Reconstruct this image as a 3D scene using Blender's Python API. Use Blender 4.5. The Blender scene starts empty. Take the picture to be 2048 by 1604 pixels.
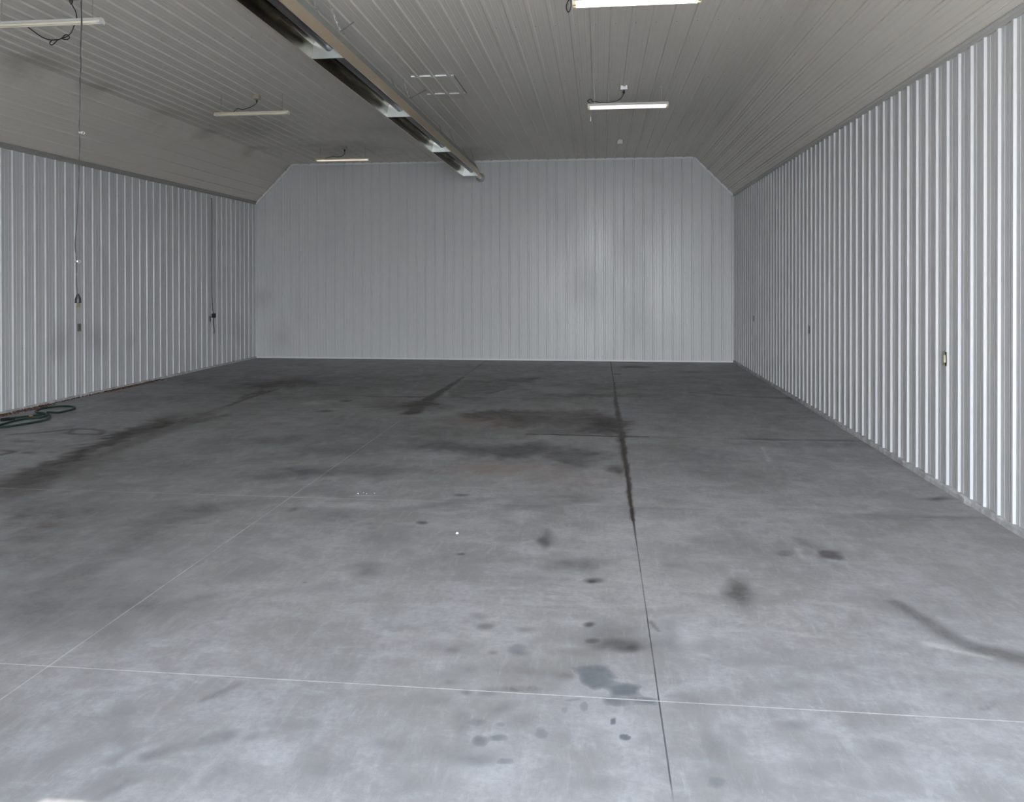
import bpy, bmesh, math, random
import numpy as np
from mathutils import Vector, Matrix

S = bpy.context.scene
C = S.collection
R = math.radians

# ------------------------------------------------------------------ camera
F_PX, W_PX, H_PX = 1562.4, 2048, 1604
cam_d = bpy.data.cameras.new('camera')
cam = bpy.data.objects.new('camera', cam_d); C.objects.link(cam); S.camera = cam
cam_d.sensor_fit = 'HORIZONTAL'; cam_d.sensor_width = 36.0
cam_d.lens = F_PX / W_PX * 36.0
cam_d.shift_y = -(H_PX / 2 - 570.576) / W_PX
cam_d.clip_start = 0.05; cam_d.clip_end = 400
cam.location = (0, 0, 1.9026)
yaw, pitch, roll = 0.11127, -0.00463, 0.00136
cam.rotation_mode = 'XYZ'
cam.matrix_world = (Matrix.Translation((0, 0, 1.9026)) @ Matrix.Rotation(yaw, 4, 'Z')
                    @ Matrix.Rotation(math.pi / 2 + pitch, 4, 'X') @ Matrix.Rotation(-roll, 4, 'Z'))

# ------------------------------------------------------------------ exposure, sky, sun
S.view_settings.view_transform = 'Standard'
S.view_settings.look = 'None'
S.view_settings.gamma = 1.0
S.view_settings.use_curve_mapping = False
S.view_settings.exposure = 2.06
S.cycles.use_denoising = True
S.cycles.max_bounces = 9
S.cycles.diffuse_bounces = 7
S.cycles.glossy_bounces = 4
S.cycles.sample_clamp_indirect = 8.0
S.cycles.use_adaptive_sampling = False
S.cycles.caustics_reflective = False
S.cycles.caustics_refractive = False

world = bpy.data.worlds.new('sky'); S.world = world
world.use_nodes = True
wn, wl = world.node_tree.nodes, world.node_tree.links
wn.clear()
w_out = wn.new('ShaderNodeOutputWorld'); w_bg = wn.new('ShaderNodeBackground')
w_tc = wn.new('ShaderNodeTexCoord'); w_sep = wn.new('ShaderNodeSeparateXYZ'); w_rmp = wn.new('ShaderNodeValToRGB')
wl.new(w_tc.outputs['Generated'], w_sep.inputs[0]); wl.new(w_sep.outputs['Z'], w_rmp.inputs[0])
w_rmp.color_ramp.elements[0].position = 0.0;  w_rmp.color_ramp.elements[0].color = (0.93, 0.97, 1.0, 1)
w_rmp.color_ramp.elements[1].position = 0.75; w_rmp.color_ramp.elements[1].color = (0.50, 0.68, 1.0, 1)
wl.new(w_rmp.outputs[0], w_bg.inputs[0]); w_bg.inputs[1].default_value = 8.0
wl.new(w_bg.outputs[0], w_out.inputs[0])

DOOR_X0, DOOR_X1, DOOR_H, FRONT_Y = -1.15, 2.95, 3.66, -2.8
sun_d = bpy.data.lights.new('sun', 'SUN'); sun_d.energy = 13.0; sun_d.angle = R(0.6); sun_d.color = (1.0, 0.93, 0.83)
sun = bpy.data.objects.new('sun', sun_d); C.objects.link(sun)
sun_dir = Vector((-0.90, 2.615 - (FRONT_Y - .12), -DOOR_H))
sun.rotation_euler = sun_dir.to_track_quat('-Z', 'Y').to_euler(); sun.location = (0, -12, 14)

# sampling aid for daylight: marks the doorway so that the sky is sampled through it (gives off no light itself)
por_d = bpy.data.lights.new('doorway_portal', 'AREA'); por_d.shape = 'RECTANGLE'
por_d.size = DOOR_X1 - DOOR_X0; por_d.size_y = DOOR_H; por_d.cycles.is_portal = True
por = bpy.data.objects.new('doorway_portal', por_d); C.objects.link(por)
por.location = ((DOOR_X0 + DOOR_X1) / 2, FRONT_Y - .06, DOOR_H / 2)
por.rotation_euler = Vector((0, 1, 0)).to_track_quat('-Z', 'Z').to_euler()

# ------------------------------------------------------------------ room dimensions (metres)
XL, XR, YB = -8.5746, 3.1425, 18.783
HL, HR, HC = 3.887, 3.931, 4.847
XCL, XCR = -7.620, 2.232
PITCH = 0.2286

# ------------------------------------------------------------------ materials
def mat(name, col=(0.8, 0.8, 0.8), rough=0.5, metal=0.0, spec=0.5, emit=None, estr=0.0):
    m = bpy.data.materials.new(name); m.use_nodes = True
    b = m.node_tree.nodes['Principled BSDF']
    b.inputs['Base Color'].default_value = (*col, 1); b.inputs['Roughness'].default_value = rough
    b.inputs['Metallic'].default_value = metal; b.inputs['Specular IOR Level'].default_value = spec
    if emit: b.inputs['Emission Color'].default_value = (*emit, 1); b.inputs['Emission Strength'].default_value = estr
    return m

class NT:
    """small helper for writing node graphs"""
    def __init__(s, m): s.n = m.node_tree.nodes; s.l = m.node_tree.links; s.b = s.n['Principled BSDF']
    def put(s, sock, v):
        if isinstance(v, bpy.types.NodeSocket): s.l.new(v, sock)
        elif isinstance(v, (tuple, list)) and len(v) == 3 and sock.type == 'RGBA': sock.default_value = (*v, 1)
        else: sock.default_value = v
    def math(s, op, a, b=0.0, c=None, clamp=False):
        n = s.n.new('ShaderNodeMath'); n.operation = op; n.use_clamp = clamp
        s.put(n.inputs[0], a); s.put(n.inputs[1], b)
        if c is not None: s.put(n.inputs[2], c)
        return n.outputs[0]
    def step(s, v, lo, hi, a=0.0, b=1.0):
        n = s.n.new('ShaderNodeMapRange'); n.interpolation_type = 'SMOOTHSTEP'
        s.put(n.inputs[0], v)
        for i, x in enumerate((lo, hi, a, b)): s.put(n.inputs[1 + i], x)
        return n.outputs[0]
    def mix(s, f, a, b, mode='MIX'):
        n = s.n.new('ShaderNodeMix'); n.data_type = 'RGBA'; n.blend_type = mode; n.clamp_factor = True
        s.put(n.inputs[0], f); s.put(n.inputs[6], a); s.put(n.inputs[7], b)
        return n.outputs[2]
    def mix_f(s, f, a, b):
        return s.math('MULTIPLY_ADD', f, s.math('SUBTRACT', b, a), a)
    def coords(s):
        return s.n.new('ShaderNodeTexCoord').outputs['Object']
    def xyz(s, v):
        n = s.n.new('ShaderNodeSeparateXYZ'); s.l.new(v, n.inputs[0]); return n.outputs
    def scale(s, v, sc, loc=(0, 0, 0)):
        n = s.n.new('ShaderNodeMapping'); s.l.new(v, n.inputs[0]); n.inputs['Scale'].default_value = sc; n.inputs['Location'].default_value = loc
        return n.outputs[0]
    def noise(s, v, sc, det=4, rough=0.55, dist=0.0):
        n = s.n.new('ShaderNodeTexNoise'); s.l.new(v, n.inputs['Vector'])
        n.inputs['Scale'].default_value = sc; n.inputs['Detail'].default_value = det
        n.inputs['Roughness'].default_value = rough; n.inputs['Distortion'].default_value = dist
        return n.outputs[0]
    def voro(s, v, sc):
        n = s.n.new('ShaderNodeTexVoronoi'); s.l.new(v, n.inputs['Vector']); n.inputs['Scale'].default_value = sc
        return n.outputs['Distance']
    def attr(s, name):
        n = s.n.new('ShaderNodeAttribute'); n.attribute_name = name
        q = s.n.new('ShaderNodeSeparateColor'); s.l.new(n.outputs['Color'], q.inputs[0]); return q.outputs
    def bump(s, h, strength, dist=0.01):
        n = s.n.new('ShaderNodeBump'); n.inputs['Strength'].default_value = strength; n.inputs['Distance'].default_value = dist
        s.l.new(h, n.inputs['Height']); s.l.new(n.outputs[0], s.b.inputs['Normal'])

# painted steel cladding; smudges are dirt marks and painted light falloff, given as (x, y, z, radius, strength) in metres
def steel_mat(name, col, rough, smudges=(), grime=0.10, tint=(0.42, 0.41, 0.36), stretch=(1, 1, 1)):
    m = mat(name, col, rough, 0.0, 0.5); t = NT(m)
    co = t.coords()
    n1 = t.noise(t.scale(co, stretch), 0.9, 5, 0.6)
    f = t.step(n1, 0.5, 0.85, 0.0, grime)
    c = t.mix(f, col, (col[0] * 0.62, col[1] * 0.62, col[2] * 0.58))
    if smudges:
        wob = t.noise(co, 2.2, 4, 0.6)
        for (x, y, z, rr, st) in smudges:
            d = t.n.new('ShaderNodeVectorMath'); d.operation = 'DISTANCE'
            t.l.new(co, d.inputs[0]); d.inputs[1].default_value = (x, y, z)
            dd = t.math('MULTIPLY_ADD', wob, rr * 1.1, d.outputs['Value'])
            c = t.mix(t.step(dd, rr * 0.45, rr * 1.45, st, 0.0), c, (col[0] * tint[0], col[1] * tint[1], col[2] * tint[2]))
    t.put(t.b.inputs['Base Color'], c)
    t.put(t.b.inputs['Roughness'], t.step(n1, 0.3, 0.8, rough - 0.04, rough + 0.1))
    return m

WHITE = (0.60, 0.605, 0.61)
M_back = steel_mat('white_steel_back', (0.64, 0.645, 0.645), 0.36, [(-8.4, YB, 1.5, .5, .25), (-7.9, YB, .5, .6, .22), (1.3, YB, 4.3, .4, .12)], 0.16, stretch=(1, 1, .5))
M_left = steel_mat('white_steel_left', WHITE, 0.40, [(XL, 11.6, 0.95, .55, .35), (XL, 12.6, 0.9, .5, .3), (XL, 13.5, 0.85, .3, .35), (XL, 12.5, 1.0, .3, .25), (XL, 17.8, .8, .6, .25)], 0.16, stretch=(1, 1, .5))
M_right = steel_mat('white_steel_right', WHITE, 0.34, (), 0.10, stretch=(1, 1, .5))
M_ceil = steel_mat('white_steel_ceiling', (0.69, 0.65, 0.585), 0.37,
                   [(-7.5, 11.0, HC, .5, .5), (-7.4, 9.6, HC, .8, .6), (-7.55, 14.5, HC, .5, .5), (-7.5, 16.4, HC, .5, .45), (-2.35, 12.1, HC, .45, .35), (-7.5, 12.9, HC, .6, .35), (-6.3, 13.4, HC, 2.2, .22), (-5.6, 16.8, HC, 2.0, .62), (-3.2, 17.6, HC, 1.8, .48), (-6.6, 14.4, HC, 1.6, .38), (-4.2, 14.6, HC, 1.4, .28)], 0.10, stretch=(1, .3, 1))  # broad left and rear patches put light falloff into the colour
M_trim = mat('white_trim', (0.78, 0.785, 0.79), 0.4)
M_trim_shade = mat('shaded_angle_trim', (0.34, 0.335, 0.31), 0.45)  # shadow on the trim is put into its base colour
M_trim_mid = mat('light_grey_angle_trim', (0.50, 0.495, 0.47), 0.45)
M_screw = mat('screw_head', (0.30, 0.30, 0.29), 0.45, 0.5)
M_curb = mat('grey_curb', (0.36, 0.36, 0.36), 0.8)
t_ = NT(M_curb); t_.put(t_.b.inputs['Base Color'], t_.mix(t_.step(t_.noise(t_.coords(), 9, 5), .35, .7), (.40, .40, .40), (.60, .60, .60)))
M_galv = mat('galvanised_steel', (0.62, 0.66, 0.66), 0.38, 0.85)
M_hood = mat('aluminised_hood', (0.86, 0.72, 0.53), 0.28, 0.85)
M_hood_top = mat('shaded_hood_top', (0.40, 0.43, 0.40), 0.45, 0.5)
M_hood_in = mat('scorched_shaded_hood_inside', (0.34, 0.31, 0.25), 0.20, 1.0)
M_tube = mat('dark_heating_tube', (0.16, 0.155, 0.155), 0.38, 0.6)
M_chain = mat('zinc_chain', (0.42, 0.41, 0.39), 0.4, 0.8)
M_black = mat('black_rubber', (0.018, 0.018, 0.018), 0.45)
M_brass = mat('brass_prong', (0.80, 0.62, 0.30), 0.25, 1.0)
M_lite = mat('white_enamel', (0.78, 0.77, 0.74), 0.35)
M_cream = mat('aged_cream_enamel', (0.78, 0.72, 0.56), 0.4)
M_cap = mat('yellowed_socket', (0.80, 0.70, 0.45), 0.5)
M_off = mat('unlit_fluorescent_glass', (0.86, 0.80, 0.64), 0.12)
M_on = mat('lit_fluorescent_glass', (0.9, 0.9, 0.9), 0.3, emit=(1.0, 0.90, 0.92), estr=0.8)
M_on_dim = mat('dim_fluorescent_glass', (0.86, 0.82, 0.72), 0.2, emit=(1.0, 0.86, 0.70), estr=0.13)
M_on_pink = mat('pinkish_fluorescent_glass', (0.9, 0.88, 0.88), 0.3, emit=(1.0, 0.80, 0.86), estr=0.27)
M_porc = mat('white_porcelain', (0.92, 0.92, 0.90), 0.15)
M_plate = mat('grey_metal_plate', (0.28, 0.30, 0.28), 0.5, 0.4)
M_tan = mat('aged_tan_plate', (0.40, 0.37, 0.27), 0.5)
M_ivory = mat('ivory_plastic', (0.82, 0.78, 0.62), 0.4)
M_hose = mat('green_rubber_hose', (0.014, 0.040, 0.028), 0.45)
M_clip = mat('bright_clip', (0.9, 0.9, 0.9), 0.15, 0.9)
M_cord = mat('grey_cord', (0.05, 0.047, 0.047), 0.5)
M_paper = mat('white_scrap', (0.85, 0.85, 0.83), 0.7)
M_gravel = mat('outdoor_gravel', (0.42, 0.39, 0.34), 0.9)
t_ = NT(M_gravel); t_.put(t_.b.inputs['Base Color'], t_.mix(t_.noise(t_.coords(), 14, 5), (.30, .28, .24), (.54, .50, .44)))
M_dirt = mat('rusty_dirt', (0.12, 0.06, 0.035), 0.95)
t_ = NT(M_dirt); t_.put(t_.b.inputs['Base Color'], t_.mix(t_.step(t_.noise(t_.coords(), 25, 4), .35, .65), (.045, .03, .025), (.20, .085, .045)))
M_bow = M_black

# ------------------------------------------------------------------ object helpers
def link(name, bm, m, parent=None, smooth=False, loc=None):
    me = bpy.data.meshes.new(name); bmesh.ops.recalc_face_normals(bm, faces=bm.faces[:]); bm.to_mesh(me); bm.free()
    for x in (m if isinstance(m, (list, tuple)) else [m]): me.materials.append(x)
    if smooth:
        me.polygons.foreach_set('use_smooth', [True] * len(me.polygons))
        try: me.set_sharp_from_angle(angle=R(35))
        except Exception: pass
    o = bpy.data.objects.new(name, me); C.objects.link(o)
    if parent: o.parent = parent
    if loc: o.location = loc
    return o

def thing(name, label, cat, loc, group=None):
    o = bpy.data.objects.new(name, None); C.objects.link(o)
    o.empty_display_size = 0.1; o.location = loc; o['label'] = label; o['category'] = cat
    if group: o['group'] = group
    return o

def tag(o, label, cat, group=None, kind=None):
    o['label'] = label; o['category'] = cat
    if group: o['group'] = group
    if kind: o['kind'] = kind
    return o

def struct(name, bm, m, label=None, cat=None, smooth=False):
    o = link(name, bm, m, None, smooth); o['kind'] = 'structure'
    if label: o['label'] = label
    if cat: o['category'] = cat
    return o

def box(bm, x0, x1, y0, y1, z0, z1, bev=0.0, mi=0):
    vs = [bm.verts.new((x, y, z)) for z in (z0, z1) for y in (y0, y1) for x in (x0, x1)]
    fs = [bm.faces.new([vs[i] for i in f]) for f in ((0, 2, 3, 1), (4, 5, 7, 6), (0, 1, 5, 4), (2, 6, 7, 3), (0, 4, 6, 2), (1, 3, 7, 5))]
    for f in fs: f.material_index = mi
    if bev > 0:
        es = list({e for f in fs for e in f.edges})
        r = bmesh.ops.bevel(bm, geom=es, offset=bev, segments=2, affect='EDGES', profile=0.6)
        for f in r['faces']: f.material_index = mi
    return vs

def tube(bm, pts, r, n=8, cap=True, mi=0):
    pts = [Vector(p) for p in pts]
    rs = r if isinstance(r, (list, tuple)) else [r] * len(pts)
    rings = []; ref = None
    for i, p in enumerate(pts):
        d = (pts[min(i + 1, len(pts) - 1)] - pts[max(i - 1, 0)]).normalized()
        if ref is None: ref = Vector((0, 0, 1)) if abs(d.z) < 0.9 else Vector((1, 0, 0))
        a = (ref - d * ref.dot(d)).normalized(); b = d.cross(a); ref = a
        rings.append([bm.verts.new(p + (a * math.cos(2 * math.pi * k / n) + b * math.sin(2 * math.pi * k / n)) * rs[i]) for k in range(n)])
    for i in range(len(rings) - 1):
        for k in range(n):
            f = bm.faces.new((rings[i][k], rings[i][(k + 1) % n], rings[i + 1][(k + 1) % n], rings[i + 1][k])); f.material_index = mi
    if cap:
        bm.faces.new(rings[0][::-1]).material_index = mi; bm.faces.new(rings[-1]).material_index = mi

def lathe(bm, prof, axis='Z', o=(0, 0, 0), n=24, mi=0):
    rings = []
    for (r, h) in prof:
        ring = []
        for k in range(n):
            c, s = math.cos(2 * math.pi * k / n) * r, math.sin(2 * math.pi * k / n) * r
            v = {'Z': (c, s, h), 'Y': (c, h, s), 'X': (h, c, s)}[axis]
            ring.append(bm.verts.new((v[0] + o[0], v[1] + o[1], v[2] + o[2])))
        rings.append(ring)
    for a, b in zip(rings[:-1], rings[1:]):
        for k in range(n): bm.faces.new((a[k], a[(k + 1) % n], b[(k + 1) % n], b[k])).material_index = mi
    bm.faces.new(rings[0][::-1]).material_index = mi; bm.faces.new(rings[-1]).material_index = mi

def prism(bm, poly, axis, a, b, mi=0):
    def mk(p, t): return {'X': (t, p[0], p[1]), 'Y': (p[0], t, p[1]), 'Z': (p[0], p[1], t)}[axis]
    A = [bm.verts.new(mk(p, a)) for p in poly]; B = [bm.verts.new(mk(p, b)) for p in poly]
    n = len(poly)
    for i in range(n): bm.faces.new((A[i], A[(i + 1) % n], B[(i + 1) % n], B[i])).material_index = mi
    bm.faces.new(A[::-1]).material_index = mi; bm.faces.new(B).material_index = mi

def smooth_path(pts, sub=6):
    P = [Vector(p) for p in pts]; out = []
    for i in range(len(P) - 1):
        p0, p1, p2, p3 = P[max(i - 1, 0)], P[i], P[i + 1], P[min(i + 2, len(P) - 1)]
        for k in range(sub):
            t = k / sub
            out.append(0.5 * ((2 * p1) + (p2 - p0) * t + (2 * p0 - 5 * p1 + 4 * p2 - p3) * t * t + (3 * p1 - p0 - 3 * p2 + p3) * t ** 3))
    out.append(P[-1]); return out

def chain(bm, a, b, link_l=0.030, wr=0.0022, n=5):
    """a row of alternating oval links from a to b"""
    a, b = Vector(a), Vector(b); d = b - a; L = d.length; d.normalize()
    k = max(2, int(L / (link_l * 0.78)))
    u = d.orthogonal().normalized(); v = d.cross(u)
    for i in range(k):
        c = a + d * (L * (i + 0.5) / k); s = u if i % 2 else v
        pts = [c + d * (math.cos(t) * link_l * 0.5) + s * (math.sin(t) * link_l * 0.27) for t in [2 * math.pi * q / 8 for q in range(9)]]
        tube(bm, pts, wr, n, cap=False)

# ------------------------------------------------------------------ ribbed cladding
def rib_profile(u0, u1, phase):
    """points (u, height) of a 9-inch ribbed panel; main ribs at phase + k*PITCH"""
    pts = [(u0, 0.0)]
    k = math.floor((u0 - phase) / PITCH) - 1
    while True:
        c = phase + k * PITCH
        if c > u1 + PITCH: break
        for du, h in ((-.0255, 0), (-.0140, .019), (.0140, .019), (.0255, 0)): pts.append((c + du, h))
        for q in (.0762, .1524):
            for du, h in ((-.009, 0), (-.004, .0025), (.004, .0025), (.009, 0)): pts.append((c + q + du, h))
        k += 1
    pts = sorted(p for p in pts if u0 < p[0] < u1)
    return [(u0, 0.0)] + pts + [(u1, 0.0)]

def clad(bm, prof, P, N, lo, hi, T, thick=0.05):
    """prof runs along u: P(u) is a base point, N the inward normal, T the run direction, lo(u)..hi(u) its extent"""
    fr, bk = [], []
    for (u, h) in prof:
        p = P(u)
        fr.append((bm.verts.new(p + N * h + T * lo(u)), bm.verts.new(p + N * h + T * hi(u))))
        bk.append((bm.verts.new(p - N * thick + T * lo(u)), bm.verts.new(p - N * thick + T * hi(u))))
    for i in range(len(prof) - 1):
        (a, b), (c, d), (e, f), (g, h) = fr[i], fr[i + 1], bk[i], bk[i + 1]
        bm.faces.new((a, c, d, b)); bm.faces.new((e, f, h, g)); bm.faces.new((a, e, g, c)); bm.faces.new((b, d, h, f))
    bm.faces.new((fr[0][0], fr[0][1], bk[0][1], bk[0][0])); bm.faces.new((fr[-1][0], bk[-1][0], bk[-1][1], fr[-1][1]))

def screws(bm, spots, N, r=0.006):
    """small domed screw heads, part of the cladding"""
    N = Vector(N); a = N.orthogonal().normalized(); b = N.cross(a)
    for p in spots:
        p = Vector(p)
        r0 = [bm.verts.new(p + (a * math.cos(k * math.pi / 3) + b * math.sin(k * math.pi / 3)) * r) for k in range(6)]
        r1 = [bm.verts.new(p + N * .005 + (a * math.cos(k * math.pi / 3) + b * math.sin(k * math.pi / 3)) * r * .7) for k in range(6)]
        for k in range(6): bm.faces.new((r0[k], r0[(k + 1) % 6], r1[(k + 1) % 6], r1[k])).material_index = 1
        bm.faces.new(r1).material_index = 1

rnd = random.Random(4)
PH_B, PH_L, PH_R, PH_C = XL + 0.2437, 10.3814, 6.3351, 0.65 * PITCH
ROWS = (0.92, 2.10, 3.34)
Z, X, Y = Vector((0, 0, 1)), Vector((1, 0, 0)), Vector((0, 1, 0))

def back_top(x):
    if x < XCL: return HL + (HC - HL) * (x - XL) / (XCL - XL)
    if x > XCR: return HC + (HR - HC) * (x - XCR) / (XR - XCR)
    return HC
bm = bmesh.new(); pr = rib_profile(XL, XR, PH_B)
clad(bm, pr, lambda u: Vector((u, YB, 0)), -Y, lambda u: 0.0, back_top, Z)
screws(bm, [(PH_B + k * PITCH + .04, YB, z + rnd.uniform(-.01, .01)) for k in range(51) for z in ROWS], (0, -1, 0))
struct('wall_back', bm, [M_back, M_screw], 'white ribbed steel wall at the far end', 'wall')
bm = bmesh.new(); pr = rib_profile(FRONT_Y, YB, PH_L)
clad(bm, pr, lambda u: Vector((XL, u, 0)), X, lambda u: 0.0, lambda u: HL, Z)
screws(bm, [(XL, PH_L + k * PITCH - .04, z + rnd.uniform(-.01, .01)) for k in range(-47, 36) for z in ROWS], (1, 0, 0))
struct('wall_left', bm, [M_left, M_screw], 'white ribbed steel side wall with smudges, beside the green hose', 'wall')
bm = bmesh.new(); pr = rib_profile(FRONT_Y, YB, PH_R)
clad(bm, pr, lambda u: Vector((XR, u, 0)), -X, lambda u: 0.0, lambda u: HR, Z)
screws(bm, [(XR, PH_R + k * PITCH + .04, z + rnd.uniform(-.01, .01)) for k in range(-28, 53) for z in ROWS], (-1, 0, 0))
struct('wall_right', bm, [M_right, M_screw], 'bright white ribbed steel side wall with the tan switch plate', 'wall')

bm = bmesh.new(); pr = rib_profile(XCL, XCR, PH_C)
clad(bm, pr, lambda u: Vector((u, 0, HC)), -Z, lambda u: FRONT_Y, lambda u: YB, Y)
screws(bm, [(PH_C + k * PITCH + .04, y, HC) for k in range(-33, 9) for y in (4.2, 6.6, 9.0, 11.5, 13.9, 16.3, 18.4)], (0, 0, -1))
struct('ceiling', bm, [M_ceil, M_screw], 'flat white ribbed steel ceiling', 'ceiling')
def cove(name, A, B, ph, lab):
    A, B = Vector((A[0], 0, A[1])), Vector((B[0], 0, B[1])); d = B - A; L = d.length; d.normalize()
    n = Vector((d.z, 0, -d.x)) if d.z * d.x < 0 else Vector((d.z, 0, -d.x))
    mid = (A + B) / 2; inside = Vector((-2.7, 0, 2.0)) - mid
    if n.dot(inside) < 0: n = -n
    bm = bmesh.new(); clad(bm, rib_profile(0, L, ph), lambda u: A + d * u, n, lambda u: FRONT_Y, lambda u: YB, Y)
    struct(name, bm, M_ceil, lab, 'ceiling')
cove('ceiling_left', (XCL, HC), (XL, HL), .20, 'sloped ribbed ceiling edge above the left wall')
cove('ceiling_right', (XCR, HC), (XR, HR), .20, 'sloped ribbed ceiling edge above the right wall')

# front wall with the open doorway the photograph looks through
bm = bmesh.new()
def front_piece(x0, x1, zlo):
    clad(bm, rib_profile(x0, x1, PH_B), lambda u: Vector((u, FRONT_Y, 0)), Y, lambda u: zlo, back_top, Z, 0.12)
front_piece(XL, DOOR_X0, 0.0); front_piece(DOOR_X0, DOOR_X1, DOOR_H); front_piece(DOOR_X1, XR, 0.0)
struct('wall_front', bm, M_left, 'white ribbed steel wall around the open doorway', 'wall')
bm = bmesh.new()
box(bm, DOOR_X0 - .02, DOOR_X0 + .0, FRONT_Y - .13, FRONT_Y + .02, 0, DOOR_H); box(bm, DOOR_X1, DOOR_X1 + .02, FRONT_Y - .13, FRONT_Y + .02, 0, DOOR_H)
struct('trim_5', bm, M_trim, 'white jamb trim of the open doorway', 'trim')

# ------------------------------------------------------------------ floor: concrete slab with stain maps
YF = FRONT_Y - .12
ys = [YF]
while ys[-1] < YB:
    y = ys[-1]; ys.append(y + (0.04 if y < 2.4 else 0.010 if y < 4.8 else max(0.016, min(0.07, y * y / 3400))))
ys[-1] = YB
ys = np.array(ys); xs = np.concatenate([np.arange(XL, -1.7, .03), np.arange(-1.7, 1.3, .012), np.arange(1.3, XR, .03), [XR]])
GX, GY = np.meshgrid(xs, ys); ny, nx = GX.shape
px, py = GX.ravel(), GY.ravel()
# gentle wobble so that the stains have uneven outlines
rng = np.random.default_rng(7)
def wob(fr, n=10):
    o = np.zeros_like(px)
    for _ in range(n):
        a = rng.uniform(0, 2 * np.pi); k = fr * rng.uniform(.6, 1.6)
        o += np.sin(px * k * np.cos(a) + py * k * np.sin(a) + rng.uniform(0, 6.3))
    return o / math.sqrt(n)
wx, wy = wob(7), wob(7)
wx2, wy2 = wob(26), wob(26)
chan = {k: np.zeros_like(px) for k in 'dbwptr'}
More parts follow.
